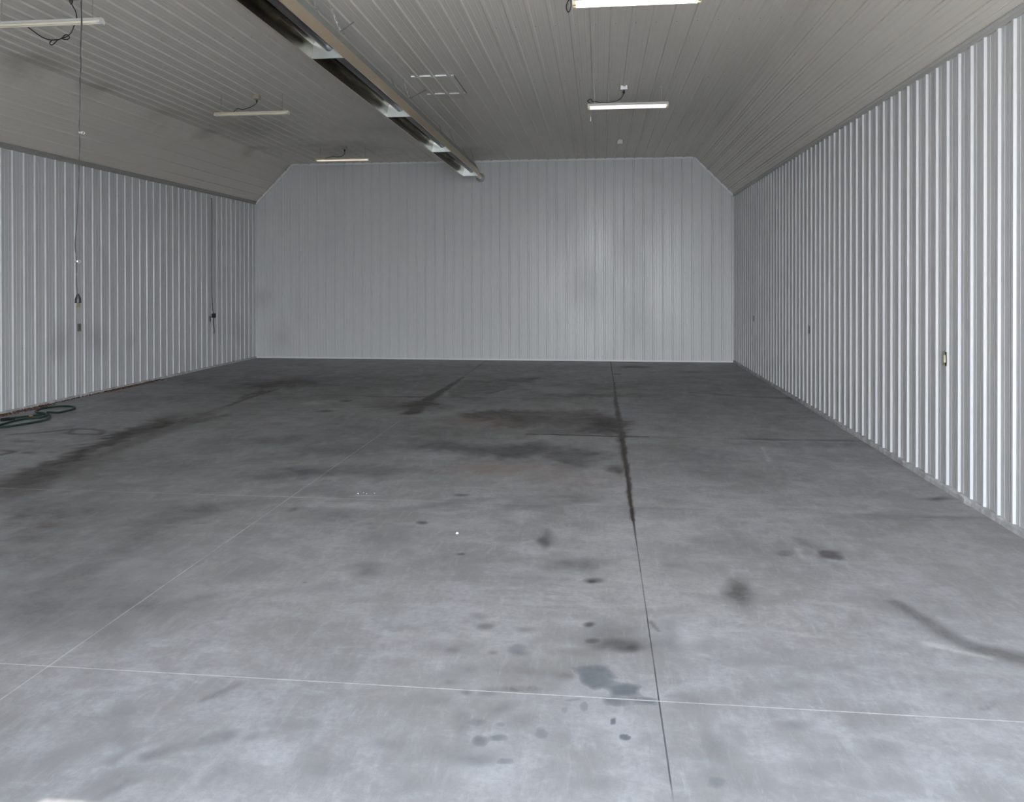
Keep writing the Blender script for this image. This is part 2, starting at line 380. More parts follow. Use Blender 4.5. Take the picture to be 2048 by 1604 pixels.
# stains measured on the slab and broad falloff darkening, in metres: (kind, x, y, axis u, axis v, strength, hardness)
ELLIPSES = [
    ('b', -6.007, 13.926, 0.612, 0.482, 0.24, -0.542, 0.75, 0.1),
    ('b', -5.855, 12.624, -0.15, 1.102, 0.135, -0.25, 0.6, 0.1),
    ('b', -5.635, 14.248, 0.567, 0.057, 0.224, -0.567, 0.25, 0.1),
    ('b', -2.739, 11.931, 0.248, 0.026, 0.101, -0.44, 0.9, 0.3),
    ('b', -2.913, 11.674, 0.57, 0.059, 0.141, -0.562, 0.55, 0.3),
    ('b', -2.884, 11.712, 0.214, 0.022, 0.035, -0.141, 0.8, 0.1),
    ('b', -2.15, 12.408, 0.481, 0.05, 0.091, -0.526, 0.3, 0.1),
    ('d', -4.02, 11.129, 0.147, 0.016, 0.039, -0.107, 0.8, 0.1),
    ('p', -4.439, 11.799, 0.203, 0.021, 0.064, -0.17, 0.7, 0.1),
    ('p', -4.277, 12.072, 0.175, 0.018, 0.035, -0.101, 0.6, 0.1),
    ('d', -4.022, 12.099, 0.128, 0.013, 0.034, -0.102, 0.7, 0.1),
    ('d', -3.49, 11.505, 0.166, 0.017, 0.028, -0.092, 0.5, 0.1),
    ('b', 0.125, 10.332, 0.313, 0.033, -0.006, -0.464, 0.8, 0.2),
    ('b', -1.523, 11.089, 0.428, 0.045, 0.051, -0.376, 0.6, 0.2),
    ('b', -1.037, 10.895, 0.418, 0.044, 0.045, -0.482, 0.35, 0.1),
    ('b', -0.202, 11.055, 0.385, 0.04, 0.004, -0.246, 0.5, 0.1),
    ('b', -0.059, 10.602, 0.47, 0.048, 0.002, -0.377, 0.4, 0.1),
    ('r', -1.337, 10.476, 0.538, 0.056, 0.066, -0.521, 0.5, 0.1),
    ('r', -1.758, 10.54, 0.408, 0.042, 0.063, -0.379, 0.5, 0.1),
    ('r', -0.98, 7.873, 0.606, 0.064, 0.042, -0.337, 0.55, 0.1),
    ('r', -0.233, 7.51, 0.429, 0.046, 0.01, -0.341, 0.3, 0.1),
    ('b', 0.147, 7.987, 0.111, 0.012, -0.004, -0.192, 0.55, 0.1),
    ('b', 0.204, 7.848, 0.05, 0.005, -0.005, -0.205, 0.4, 0.1),
    ('d', -1.102, 8.633, 0.526, 0.056, 0.052, -0.405, 0.55, 0.1),
    ('d', -0.268, 8.643, 0.356, 0.037, 0.012, -0.377, 0.6, 0.1),
    ('d', -0.203, 8.239, 0.235, 0.025, 0.006, -0.273, 0.5, 0.1),
    ('d', -1.831, 8.87, 0.517, 0.054, 0.061, -0.296, 0.45, 0.1),
    ('d', -0.789, 8.928, 0.326, 0.205, 0.035, -0.321, 0.5, 0),
    ('d', -2.494, 9.602, 1.619, 0.17, 0.28, -1.08, 0.28, 0.1),
    ('d', -2.873, 7.521, 0.323, 0.034, 0.075, -0.198, 0.4, 0.1),
    ('d', -2.289, 7.627, 0.549, 0.058, 0.085, -0.282, 0.4, 0.1),
    ('d', -3.131, 7.394, 0.392, 0.042, 0.097, -0.23, 0.35, 0.1),
    ('d', -3.034, 8.558, 0.507, 0.053, 0.126, -0.357, 0.35, 0.1),
    ('d', -4.065, 9.01, 0.601, 0.063, 0.154, -0.343, 0.25, 0.1),
    ('d', -1.223, 6.867, 0.08, 0.009, 0.008, -0.049, 0.7, 0.1),
    ('d', -2.53, 6.282, 0.026, 0.067, 0.026, -0.051, 0.45, 0.3),
    ('w', -2.067, 6.135, 0.052, 0.006, 0.018, -0.052, 0.55, 0.1),
    ('w', -1.953, 6.027, 0.047, 0.006, 0.016, -0.05, 0.5, 0.1),
    ('w', -1.74, 5.861, 0.054, 0.005, 0.016, -0.053, 0.6, 0.1),
    ('w', -1.792, 5.968, 0.035, 0.003, 0.011, -0.037, 0.5, 0.1),
    ('w', -2.125, 6.035, 0.056, 0.006, 0.017, -0.051, 0.4, 0.1),
    ('d', -2.187, 6.166, 0.284, 0.03, 0.066, -0.186, 0.3, 0.1),
    ('w', -1.777, 5.724, 0.045, 0.005, 0.015, -0.045, 0.35, 0.1),
    ('b', -1.545, 5.029, 0.139, 0.015, 0.045, -0.15, 0.33, 0.1),
    ('b', -1.494, 4.971, 0.082, 0.009, 0.023, -0.077, 0.2, 0.1),
    ('d', -1.55, 5.67, 0.223, 0.024, 0.042, -0.155, 0.25, 0.1),
    ('d', -1.402, 6.048, 0.047, 0.005, 0.01, -0.044, 0.7, 0.3),
    ('d', -0.969, 5.376, 0.031, 0.003, 0.005, -0.026, 0.7, 0.4),
    ('d', -1.847, 4.761, 0.012, 0.001, 0.006, -0.016, 0.7, 0.1),
    ('d', -1.391, 6.537, 0.226, 0.149, 0.022, -0.087, 0.35, 0),
    ('d', -0.585, 6.593, 0.252, 0.027, 0.011, -0.118, 0.35, 0.1),
    ('d', -0.345, 6.931, 0.345, 0.173, 0.01, -0.129, 0.4, 0),
    ('b', -0.167, 6.82, 0.258, 0.093, 0.004, -0.093, 0.3, 0),
    ('d', 0.755, 17.57, 0.354, 0.035, -0.012, -0.267, 0.8, 0.3),
    ('d', 0.716, 18.56, 0.327, 0.032, -0.006, -0.138, 0.8, 0.1),
    ('d', 0.36, 16.161, 0.112, 0.011, -0.003, -0.139, 0.8, 0.1),
    ('d', 1.945, 16.722, 0.313, 0.031, -0.032, -0.277, 0.4, 0.1),
    ('d', -0.24, 13.152, 0.458, 0.047, 0.005, -0.29, 0.55, 0.1),
    ('b', 0.386, 13.216, 0.417, 0.043, -0.009, -0.291, 0.5, 0.1),
    ('d', -0.725, 12.823, 0.572, 0.059, 0.025, -0.443, 0.3, 0.1),
    ('b', 0.056, 14.123, 0.446, 0.045, -0.002, -0.534, 0.3, 0.1),
    ('b', 0.606, 14.526, 0.228, 0.023, -0.03, -0.703, 0.25, 0.1),
    ('d', 3.048, 13.147, 0.275, 0.029, -0.04, -0.17, 0.6, 0.1),
    ('d', 1.045, 8.451, 0.5, 0.053, -0.064, -0.519, 0.3, 0.1),
    ('d', 0.726, 8.823, 0.387, 0.041, -0.03, -0.362, 0.2, 0.1),
    ('d', 1.325, 7.869, 0.586, 0.062, -0.055, -0.326, 0.2, 0.1),
    ('d', 2.606, 9.418, 0.691, 0.073, -0.063, -0.231, 0.3, 0.1),
    ('d', 2.918, 7.197, 0.156, 0.017, -0.03, -0.075, 0.65, 0.1),
    ('d', 2.792, 6.603, 0.437, 0.047, -0.035, -0.084, 0.35, 0.1),
    ('d', 2.228, 6.637, 0.363, 0.039, -0.038, -0.114, 0.25, 0.1),
    ('b', 1.581, 5.642, 0.093, 0.01, -0.029, -0.104, 0.5, 0.55),
    ('d', 1.581, 5.641, 0.086, 0.01, -0.027, -0.093, 0.3, 0.3),
    ('b', 1.492, 5.862, 0.054, -0.092, -0.028, -0.074, 0.38, 0.5),
    ('d', 1.296, 5.63, 0.073, 0.008, -0.015, -0.067, 0.35, 0.6),
    ('d', 1.433, 5.665, 0.049, 0.005, -0.013, -0.052, 0.3, 0.1),
    ('d', 1.566, 5.784, 0.05, 0.006, -0.024, -0.087, 0.25, 0.1),
    ('d', -0.393, 5.762, 0.056, -0.018, 0.005, -0.201, 0.55, 0.1),
    ('d', -0.402, 5.68, 0.037, 0.004, 0.007, -0.109, 0.3, 0.1),
    ('b', -0.164, 5.28, 0.184, 0.02, 0.005, -0.14, 0.3, 0.1),
    ('d', -0.343, 5.157, 0.072, 0.008, 0.005, -0.081, 0.3, 0.1),
    ('d', -0.166, 5.329, 0.237, 0.026, 0.006, -0.191, 0.2, 0.1),
    ('d', -0.035, 4.999, 0.06, 0.006, 0.0, -0.059, 0.6, 0.3),
    ('d', -0.048, 4.972, 0.025, 0.003, 0.001, -0.033, 0.5, 0.3),
    ('d', -0.425, 4.957, 0.19, 0.021, 0.009, -0.1, 0.25, 0.1),
    ('b', 0.856, 4.938, 0.08, 0.008, -0.042, -0.241, 0.33, 0.05),
    ('d', 0.855, 4.82, 0.108, 0.011, -0.03, -0.168, 0.35, 0.1),
    ('t', 0.869, 4.811, 0.208, 0.022, -0.096, -0.532, 0.9, 0.1),
    ('t', -0.367, 4.823, 0.429, 0.047, 0.036, -0.473, 1.0, 0.1),
    ('t', -0.403, 3.708, 0.261, 0.028, 0.025, -0.233, 0.7, 0.1),
    ('t', 0.784, 4.201, 0.208, 0.023, -0.054, -0.29, 0.6, 0.1),
    ('d', 0.659, 5.249, 0.163, 0.018, -0.016, -0.127, 0.25, 0.1),
    ('d', 0.955, 5.883, 0.219, 0.023, -0.03, -0.182, 0.25, 0.1),
    ('d', 0.363, 5.709, 0.18, 0.019, -0.01, -0.152, 0.22, 0.1),
    ('d', 0.503, 5.322, 0.1, 0.011, -0.008, -0.075, 0.3, 0.1),
    ('d', -0.058, 4.352, 0.033, 0.004, 0.0, -0.038, 0.7, 0.3),
    ('d', -0.045, 4.153, 0.037, 0.004, 0.001, -0.035, 0.6, 0.3),
    ('d', 0.093, 4.122, 0.162, 0.018, -0.002, -0.074, 0.55, 0.2),
    ('d', 0.07, 4.257, 0.194, 0.021, -0.002, -0.158, 0.35, 0.1),
    ('d', 0.156, 4.067, 0.103, 0.011, -0.002, -0.05, 0.4, 0.3),
    ('d', 0.17, 4.097, 0.031, 0.003, -0.003, -0.067, 0.4, 0.1),
    ('d', 0.341, 4.147, 0.117, 0.013, -0.014, -0.171, 0.3, 0.1),
    ('w', -0.409, 4.006, 0.066, 0.007, 0.007, -0.071, 0.5, 0.2),
    ('d', -0.391, 3.964, 0.046, 0.005, 0.005, -0.042, 0.35, 0.1),
    ('d', -0.633, 4.271, 0.058, 0.006, 0.007, -0.05, 0.45, 0.3),
    ('d', -0.546, 3.963, 0.031, 0.004, 0.004, -0.027, 0.4, 0.1),
    ('d', -0.691, 4.388, 0.056, 0.006, 0.007, -0.046, 0.35, 0.1),
    ('d', -0.406, 4.252, 0.049, 0.005, 0.004, -0.043, 0.4, 0.1),
    ('d', -0.805, 4.019, 0.156, 0.017, 0.015, -0.078, 0.25, 0.1),
    ('d', -0.654, 3.771, 0.158, 0.077, 0.018, -0.067, 0.25, 0),
    ('b', -0.345, 3.611, 0.12, 0.014, 0.003, -0.031, 0.35, 0.1),
    ('b', -0.359, 3.755, 0.149, 0.016, 0.011, -0.12, 0.16, 0.1),
    ('d', -0.416, 3.617, 0.116, 0.012, 0.003, -0.026, 0.3, 0.1),
    ('d', -0.706, 3.644, 0.038, 0.004, 0.005, -0.028, 0.3, 0.1),
    ('d', -0.074, 4.015, 0.153, 0.016, 0.001, -0.044, 0.2, 0.1),
    ('w', -0.07, 3.503, 0.019, 0.012, 0.008, -0.048, 0.55, 0.4),
    ('w', -0.116, 3.553, 0.044, 0.02, 0.002, -0.02, 0.45, 0.3),
    ('w', -0.153, 3.465, 0.02, 0.002, 0.001, -0.033, 0.45, 0.1),
    ('w', 0.059, 3.397, 0.013, -0.008, -0.007, -0.03, 0.8, 0.6),
    ('w', 0.103, 3.282, 0.026, -0.005, -0.003, -0.024, 0.85, 0.7),
    ('w', -0.49, 3.2, 0.038, 0.004, 0.008, -0.049, 0.62, 0.3),
    ('w', -0.418, 3.229, 0.042, 0.004, 0.004, -0.032, 0.55, 0.3),
    ('w', -0.237, 3.275, 0.04, 0.004, 0.003, -0.04, 0.5, 0.3),
    ('w', -0.53, 3.333, 0.053, 0.006, 0.006, -0.034, 0.5, 0.2),
    ('d', -0.44, 3.434, 0.08, 0.051, 0.013, -0.046, 0.3, 0),
    ('w', -0.426, 3.325, 0.026, 0.003, 0.003, -0.023, 0.45, 0.1),
    ('d', -0.601, 3.103, 0.161, 0.018, 0.019, -0.099, 0.28, 0.1),
    ('w', -0.37, 3.07, 0.043, 0.005, 0.003, -0.026, 0.5, 0.4),
    ('d', -0.476, 3.082, 0.099, 0.011, 0.007, -0.045, 0.25, 0.1),
    ('d', -0.597, 3.302, 0.03, 0.004, 0.027, -0.149, 0.2, 0.1),
    ('d', 0.486, 3.24, 0.121, 0.013, -0.021, -0.145, 0.3, 0.1),
    ('w', 0.43, 3.015, 0.049, 0.006, -0.006, -0.042, 0.5, 0.2),
    ('d', 0.532, 3.05, 0.152, 0.016, -0.013, -0.073, 0.22, 0.1),
    ('d', 0.833, 3.455, 0.086, 0.01, -0.012, -0.047, 0.3, 0.1),
    ('d', 1.09, 3.304, 0.121, 0.013, -0.024, -0.071, 0.25, 0.1),
    ('d', 0.852, 3.147, 0.174, 0.019, -0.018, -0.065, 0.2, 0.1),
    ('d', 1.071, 3.08, 0.15, 0.016, -0.021, -0.061, 0.2, 0.1),
    ('d', 0.884, 3.79, 0.098, 0.011, -0.014, -0.061, 0.32, 0.1),
    ('d', 0.801, 4.031, 0.15, 0.016, -0.015, -0.075, 0.22, 0.1),
    ('d', 1.086, 4.011, 0.148, 0.016, -0.017, -0.063, 0.2, 0.1),
    ('d', 1.601, 3.784, 0.05, 0.006, -0.016, -0.036, 0.25, 0.1),
    ('d', 1.582, 3.738, 0.158, 0.017, -0.019, -0.044, 0.15, 0.1),
    ('d', 2.023, 4.217, 0.115, -0.054, -0.028, -0.05, 0.45, 0.1),
    ('b', 2.011, 4.243, 0.115, -0.055, -0.023, -0.039, 0.2, 0.1),
    ('d', 1.708, 4.842, 0.073, -0.21, -0.053, -0.094, 0.2, 0),
    ('b', -5.835, 9.134, 0.044, 1.123, 0.26, -0.365, 0.55, 0.05),
    ('b', -5.434, 7.396, 0.199, 0.743, 0.337, -0.417, 0.5, 0.05),
    ('b', -5.845, 9.644, 0.155, 0.53, 0.147, -0.226, 0.55, 0.05),
    ('b', -5.214, 6.536, 0.207, 0.286, 0.235, -0.275, 0.4, 0.05),
    ('b', -5.497, 9.579, 0.084, 0.546, 0.198, -0.313, 0.25, 0),
    ('b', -4.582, 5.843, 0.363, 0.039, 0.175, -0.224, 0.3, 0.1),
    ('b', -3.865, 4.903, 0.237, 0.026, 0.179, -0.228, 0.25, 0.1),
    ('d', -4.38, 5.585, 0.46, 0.05, 0.534, -0.683, 0.25, 0.1),
    ('r', -4.319, 5.672, 0.132, 0.102, 0.075, -0.092, 0.4, 0),
    ('d', -3.161, 4.45, 0.697, 0.075, 0.356, -0.502, 0.28, 0.1),
    ('d', -3.198, 4.075, 0.336, 0.036, 0.237, -0.303, 0.2, 0.1),
    ('d', -3.226, 6.203, 0.345, 0.337, 0.123, -0.214, 0.3, 0),
    ('b', -3.217, 6.343, 0.176, 0.175, 0.062, -0.112, 0.2, 0),
    ('t', -3.297, 5.946, 0.268, 0.474, 0.31, -0.479, 0.9, 0.1),
    ('t', -3.302, 5.033, 0.141, 0.414, 0.271, -0.336, 0.7, 0.1),
    ('d', -3.448, 5.977, 0.236, 0.384, 0.178, -0.269, 0.3, 0),
    ('d', -3.454, 5.312, 0.092, 0.306, 0.223, -0.281, 0.25, 0),
    ('d', -4.489, 6.133, 0.379, 0.041, 0.139, -0.191, 0.3, 0.1),
    ('d', -2.415, 4.428, 0.067, 0.121, 0.05, -0.071, 0.3, 0.1),
    ('d', -2.613, 4.297, 0.174, 0.019, 0.056, -0.093, 0.2, 0.1),
    ('d', -2.342, 5.527, 0.293, 0.032, 0.054, -0.129, 0.22, 0.1),
    ('d', -2.257, 4.846, 0.194, 0.021, 0.061, -0.133, 0.18, 0.1),
    ('d', -1.716, 4.655, 0.215, 0.023, 0.028, -0.075, 0.15, 0.1),
    ('b', -6.842, 8.623, 0.143, 0.015, 0.06, -0.075, 0.5, 0.1),
    ('b', -6.325, 8.047, 0.089, 0.009, 0.056, -0.071, 0.5, 0.1),
    ('b', -6.076, 8.099, 0.078, 0.008, 0.054, -0.071, 0.3, 0.1),
    ('d', -1.45, 3.124, 0.028, 0.028, 0.02, -0.028, 0.3, 0.1),
    ('d', -1.454, 2.891, 0.021, 0.002, 0.011, -0.024, 0.3, 0.2),
    ('w', -2.005, 3.263, 0.027, 0.003, 0.009, -0.015, 0.4, 0.1),
    ('d', -1.867, 2.792, 0.112, 0.165, 0.035, -0.034, 0.2, 0),
    ('d', -2.172, 2.884, 0.152, 0.173, 0.046, -0.044, 0.2, 0),
    ('d', -1.3, 3.222, 0.128, 0.014, 0.018, -0.044, 0.2, 0.1),
    ('d', -1.083, 2.935, 0.116, 0.012, 0.015, -0.042, 0.2, 0.1),
    ('d', -2.032, 3.149, 0.064, 0.007, 0.138, -0.214, 0.15, 0.1),
    ('d', -7.914, 14.397, 1.166, 0.118, 0.324, -0.589, 0.25, 0.1),
    ('d', -7.215, 11.884, 0.968, 0.099, 0.245, -0.404, 0.2, 0.1),
    ('d', -4.972, 10.691, 0.857, 0.089, 0.187, -0.403, 0.25, 0.1),
    ('d', -2.202, 17.192, 5.517, 0.548, 0.102, -0.803, 0.2, 0.1),
    ('d', -4.819, 14.735, 1.548, 0.156, 0.345, -1.054, 0.2, 0.1),
    ('p', 0.195, 6.043, 0.761, 0.082, -0.012, -0.366, 0.2, 0.1),
    ('p', -0.558, 4.367, 0.336, 0.037, 0.049, -0.389, 0.15, 0.1),
    ('p', 0.312, 4.926, 0.613, 0.067, -0.046, -0.728, 0.15, 0.1),
    ('p', 1.105, 4.473, 0.549, 0.06, -0.065, -0.261, 0.15, 0.1),
    ('p', -0.71, 9.36, 0.359, 0.038, 0.022, -0.296, 0.35, 0.1),
    ('p', 0.87, 6.938, 1.081, 0.115, -0.04, -0.318, 0.12, 0.1),
    ('p', -2.114, 6.459, 0.51, 0.054, 0.028, -0.087, 0.3, 0.1),
    ('p', -2.053, 6.762, 0.133, 0.014, 0.007, -0.023, 0.7, 0.1),
    ('p', -2.527, 8.422, 0.067, 0.007, 0.012, -0.037, 0.6, 0.1),
    ('p', -1.933, 8.666, 0.057, 0.006, 0.011, -0.051, 0.6, 0.1),
    ('p', -3.202, 8.861, 0.129, 0.014, 0.02, -0.055, 0.4, 0.1),
    ('p', -3.122, 9.347, 0.087, 0.009, 0.016, -0.046, 0.4, 0.1),
    ('b', -2.876, 14.832, 5.918, 0.598, 0.319, -1.655, 0.34, 0),  # broad rear film: brown grime plus painted light falloff
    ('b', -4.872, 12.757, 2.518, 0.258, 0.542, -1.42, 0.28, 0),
    ('d', 0.817, 12.886, 2.391, 0.245, -0.141, -2.207, 0.16, 0),
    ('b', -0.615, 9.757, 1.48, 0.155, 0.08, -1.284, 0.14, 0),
    ('d', -2.853, 8.715, 2.254, 0.237, 0.517, -1.582, 0.14, 0),
    ('b', -4.647, 7.189, 0.598, 1.113, 0.764, -1.063, 0.3, 0),
    ('d', -3.64, 5.115, 0.587, 0.502, 0.87, -1.103, 0.2, 0),
    ('b', -5.92, 9.293, -0.103, 1.457, 0.204, -0.282, 0.6, 0),
    ('b', -5.664, 7.705, -0.046, 0.868, 0.166, -0.198, 0.5, 0),
    ('b', -5.589, 10.329, -0.073, 0.891, 0.107, -0.173, 0.5, 0),
    ('d', -0.322, 3.368, 0.065, 0.007, 0.006, -0.062, 0.25, 0.1),
    ('d', -0.166, 3.774, 0.048, 0.005, 0.002, -0.048, 0.3, 0.1),
    ('d', -0.744, 3.484, 0.09, 0.01, 0.013, -0.058, 0.22, 0.1),
    ('d', 0.408, 3.611, 0.09, 0.01, -0.008, -0.078, 0.2, 0.1),
    ('d', 0.208, 3.277, 0.041, 0.005, -0.003, -0.043, 0.2, 0.1),
    ('d', -0.644, 2.921, 0.114, 0.012, 0.012, -0.053, 0.22, 0.1),
    ('d', -0.037, 2.988, 0.114, 0.012, 0.001, -0.042, 0.18, 0.1),
    ('d', -0.856, 3.125, 0.102, 0.012, 0.011, -0.041, 0.2, 0.1),
    ('d', -0.505, 3.575, 0.046, 0.005, 0.005, -0.035, 0.35, 0.1),
    ('d', -0.619, 3.563, 0.033, 0.003, 0.006, -0.03, 0.35, 0.1),
    ('d', -0.755, 3.968, 0.046, 0.005, 0.009, -0.043, 0.3, 0.1),
    ('d', -0.473, 3.79, 0.039, 0.004, 0.004, -0.034, 0.3, 0.1),
    ('d', 0.388, 4.389, 0.082, 0.009, -0.009, -0.103, 0.25, 0.1),
    ('d', 0.574, 4.169, 0.104, 0.011, -0.011, -0.08, 0.22, 0.1),
    ('b', -5.747, 8.323, -0.059, 1.002, 0.162, -0.207, 0.55, 0),
    ('b', -5.446, 6.965, 0.074, 0.482, 0.146, -0.168, 0.5, 0),
    ('b', -5.75, 9.849, 0.007, 0.795, 0.106, -0.163, 0.5, 0),
    ('b', -0.361, 3.78, 0.169, 0.018, 0.014, -0.145, 0.14, 0),
    ('b', 0.854, 4.897, 0.091, 0.01, -0.036, -0.205, 0.18, 0),
    ('b', -0.832, 5.182, 0.535, 0.058, 0.035, -0.22, 0.1, 0),
    ('b', 2.155, 5.096, 0.489, 0.053, -0.21, -0.498, 0.08, 0)]
POLYS = [
    ('d', [(-2.622, 14.689), (-1.941, 15.222), (-1.664, 15.411), (-1.22, 15.455), (-1.257, 14.827), (-1.441, 14.66), (-1.635, 13.809), (-1.781, 13.289), (-1.959, 12.973), (-2.154, 12.669), (-2.419, 12.531), (-2.557, 13.521)], 0.38, 0.1, 0.1),
    ('b', [(-1.978, 10.993), (-1.856, 11.352), (-1.474, 11.437), (-1.313, 11.73), (-0.923, 11.404), (-0.451, 11.498), (-0.02, 11.632), (0.157, 11.214), (0.251, 10.978), (0.311, 10.236), (0.299, 9.833), (0.143, 9.784), (-0.385, 9.793), (-0.787, 9.719), (-0.87, 9.742), (-0.855, 10.079), (-1.129, 10.085), (-1.406, 10.234), (-1.604, 10.666), (-1.83, 10.762)], 0.42, 0.12, 0.1),
    ('w', [(-0.147, 3.845), (-0.067, 3.889), (-0.01, 3.906), (0.056, 3.887), (0.074, 3.81), (0.085, 3.778), (0.066, 3.747), (0.079, 3.716), (0.041, 3.666), (-0.026, 3.65), (-0.045, 3.684), (-0.088, 3.712), (-0.119, 3.799)], 0.75, 0.03, 0.03),
    ('w', [(0.041, 3.671), (0.103, 3.714), (0.161, 3.706), (0.195, 3.687), (0.197, 3.643), (0.206, 3.609), (0.156, 3.591), (0.063, 3.594), (0.041, 3.613)], 0.82, 0.03, 0.03),
    ('w', [(-0.014, 3.585), (0.063, 3.589), (0.141, 3.568), (0.131, 3.537), (0.075, 3.498), (0.024, 3.509), (0.002, 3.54)], 0.75, 0.03, 0.03),
    ('w', [(0.155, 3.586), (0.266, 3.594), (0.266, 3.535), (0.245, 3.517), (0.201, 3.52), (0.162, 3.541)], 0.75, 0.03, 0.03)]
LINES = [
    ('b', [(-5.673, 11.424), (-5.721, 12.303), (-5.705, 13.329)], 0.05, 0.09, 0.7),
    ('b', [(-2.692, 15.307), (-2.716, 13.831), (-2.744, 12.498), (-2.715, 11.087)], 0.035, 0.14, 0.95),
    ('b', [(-3.825, 12.61), (-3.355, 12.602), (-2.862, 12.652)], 0.03, 0.05, 0.8),
    ('b', [(-2.862, 12.652), (-2.064, 12.678)], 0.02, 0.01, 0.6),
    ('d', [(-1.55, 15.261), (-1.347, 15.202), (-1.191, 15.458)], 0.05, 0.03, 0.7),
    ('d', [(-1.892, 13.157), (-1.655, 13.677)], 0.06, 0.04, 0.6),
    ('b', [(-0.886, 9.708), (-0.549, 9.712), (-0.116, 9.694), (0.282, 9.672)], 0.03, 0.04, 0.8),
    ('d', [(0.312, 9.676), (0.566, 9.671)], 0.035, 0.03, 0.7),
    ('d', [(1.543, 13.628), (1.941, 13.489), (2.391, 13.246), (3.007, 13.142)], 0.05, 0.09, 0.45),
    ('b', [(0.274, 14.834), (0.257, 12.644), (0.268, 10.821), (0.274, 9.61)], 0.018, 0.055, 0.85),
    ('b', [(0.274, 9.61), (0.275, 8.52), (0.27, 7.371), (0.265, 6.566), (0.265, 6.265)], 0.03, 0.016, 0.8),
    ('d', [(0.247, 9.516), (0.261, 8.767), (0.27, 8.063)], 0.05, 0.03, 0.5),
    ('d', [(1.806, 9.679), (2.389, 9.681), (2.974, 9.712)], 0.05, 0.06, 0.45),
    ('p', [(1.867, 9.254), (1.824, 8.856), (1.785, 8.491)], 0.018, 0.018, 0.6),
    ('p', [(0.782, 9.512), (0.495, 9.695)], 0.02, 0.02, 0.3),
    ('p', [(2.513, 6.572), (2.78, 6.574)], 0.01, 0.01, 0.5),
    ('p', [(1.405, 5.734), (1.401, 5.513)], 0.02, 0.01, 0.5),
    ('d', [(1.694, 3.667), (1.741, 3.705), (1.762, 3.736)], 0.02, 0.02, 0.4),
    ('d', [(1.738, 4.839), (1.816, 4.607), (1.872, 4.396), (1.957, 4.28), (2.118, 4.184)], 0.05, 0.07, 0.5),
    ('p', [(1.711, 4.309), (1.803, 4.263), (1.961, 4.183)], 0.03, 0.02, 0.5),
    ('d', [(0.285, 4.409), (0.321, 4.306)], 0.02, 0.015, 0.5),
    ('b', [(-5.325, 10.646), (-5.55, 9.838), (-5.51, 8.562), (-5.478, 7.564), (-5.394, 6.506)], 0.1, 0.25, 0.45),
    ('d', [(-7.312, 9.004), (-7.082, 9.125), (-6.786, 9.391)], 0.05, 0.05, 0.6),
    ('b', [(-6.679, 9.167), (-6.757, 9.428), (-6.531, 9.452), (-6.296, 9.34), (-6.201, 9.12), (-6.535, 9.117), (-6.679, 9.167)], 0.045, 0.045, 0.6),
    ('b', [(-6.741, 8.133), (-6.62, 8.119), (-6.53, 8.077), (-6.545, 7.998), (-6.565, 7.921)], 0.04, 0.04, 0.6),
    ('d', [(-1.798, 2.953), (-1.679, 3.045), (-1.557, 3.105)], 0.03, 0.05, 0.35),
    ('d', [(-1.797, 3.369), (-1.711, 3.511)], 0.02, 0.03, 0.4),
    ('d', [(-1.928, 2.906), (-1.898, 2.993)], 0.03, 0.03, 0.3),
    ('d', [(-1.854, 2.661), (-1.784, 2.796)], 0.03, 0.03, 0.3)]

def add_ellipse(ch, cx, cy, ux, uy, vx, vy, st, hard):
    rad = math.hypot(ux, uy) + math.hypot(vx, vy)
    amp = min(0.30 * min(math.hypot(ux, uy), math.hypot(vx, vy)), .12)
    X_, Y_ = px + amp * (wx * .6 + wx2 * .5) - cx, py + amp * (wy * .6 + wy2 * .5) - cy
    det = ux * vy - uy * vx
    a = (X_ * vy - Y_ * vx) / det; b = (-X_ * uy + Y_ * ux) / det
    r = np.sqrt(a * a + b * b)
    lo, hi = hard, 1 + (1 - hard) * .6
    t = np.clip((hi - r) / (hi - lo), 0, 1); t = t * t * (3 - 2 * t) * st
    chan[ch] = 1 - (1 - chan[ch]) * (1 - t) if st > 0 else chan[ch] * (1 + t)
def add_poly(ch, pts, st, soft, amp=.05):
    P_ = np.array(pts)
    pad = .5; m = (px > P_[:, 0].min() - pad) & (px < P_[:, 0].max() + pad) & (py > P_[:, 1].min() - pad) & (py < P_[:, 1].max() + pad)
    X_, Y_ = (px + amp * (wx * .5 + wx2 * .5))[m], (py + amp * (wy * .5 + wy2 * .5))[m]
    ins = np.zeros(X_.shape, bool); dist = np.full(X_.shape, 1e9)
    for i in range(len(P_)):
        (x0, y0), (x1, y1) = P_[i], P_[(i + 1) % len(P_)]
        c = ((y0 > Y_) != (y1 > Y_)); xi = x0 + (Y_ - y0) * (x1 - x0) / ((y1 - y0) or 1e-9); ins ^= c & (X_ < xi)
        t = np.clip(((X_ - x0) * (x1 - x0) + (Y_ - y0) * (y1 - y0)) / ((x1 - x0) ** 2 + (y1 - y0) ** 2 + 1e-12), 0, 1)
        dist = np.minimum(dist, np.hypot(X_ - x0 - t * (x1 - x0), Y_ - y0 - t * (y1 - y0)))
    sd = np.where(ins, dist, -dist); t = np.clip(sd / soft * .5 + .5, 0, 1); t = t * t * (3 - 2 * t) * st
    chan[ch][m] = 1 - (1 - chan[ch][m]) * (1 - t)
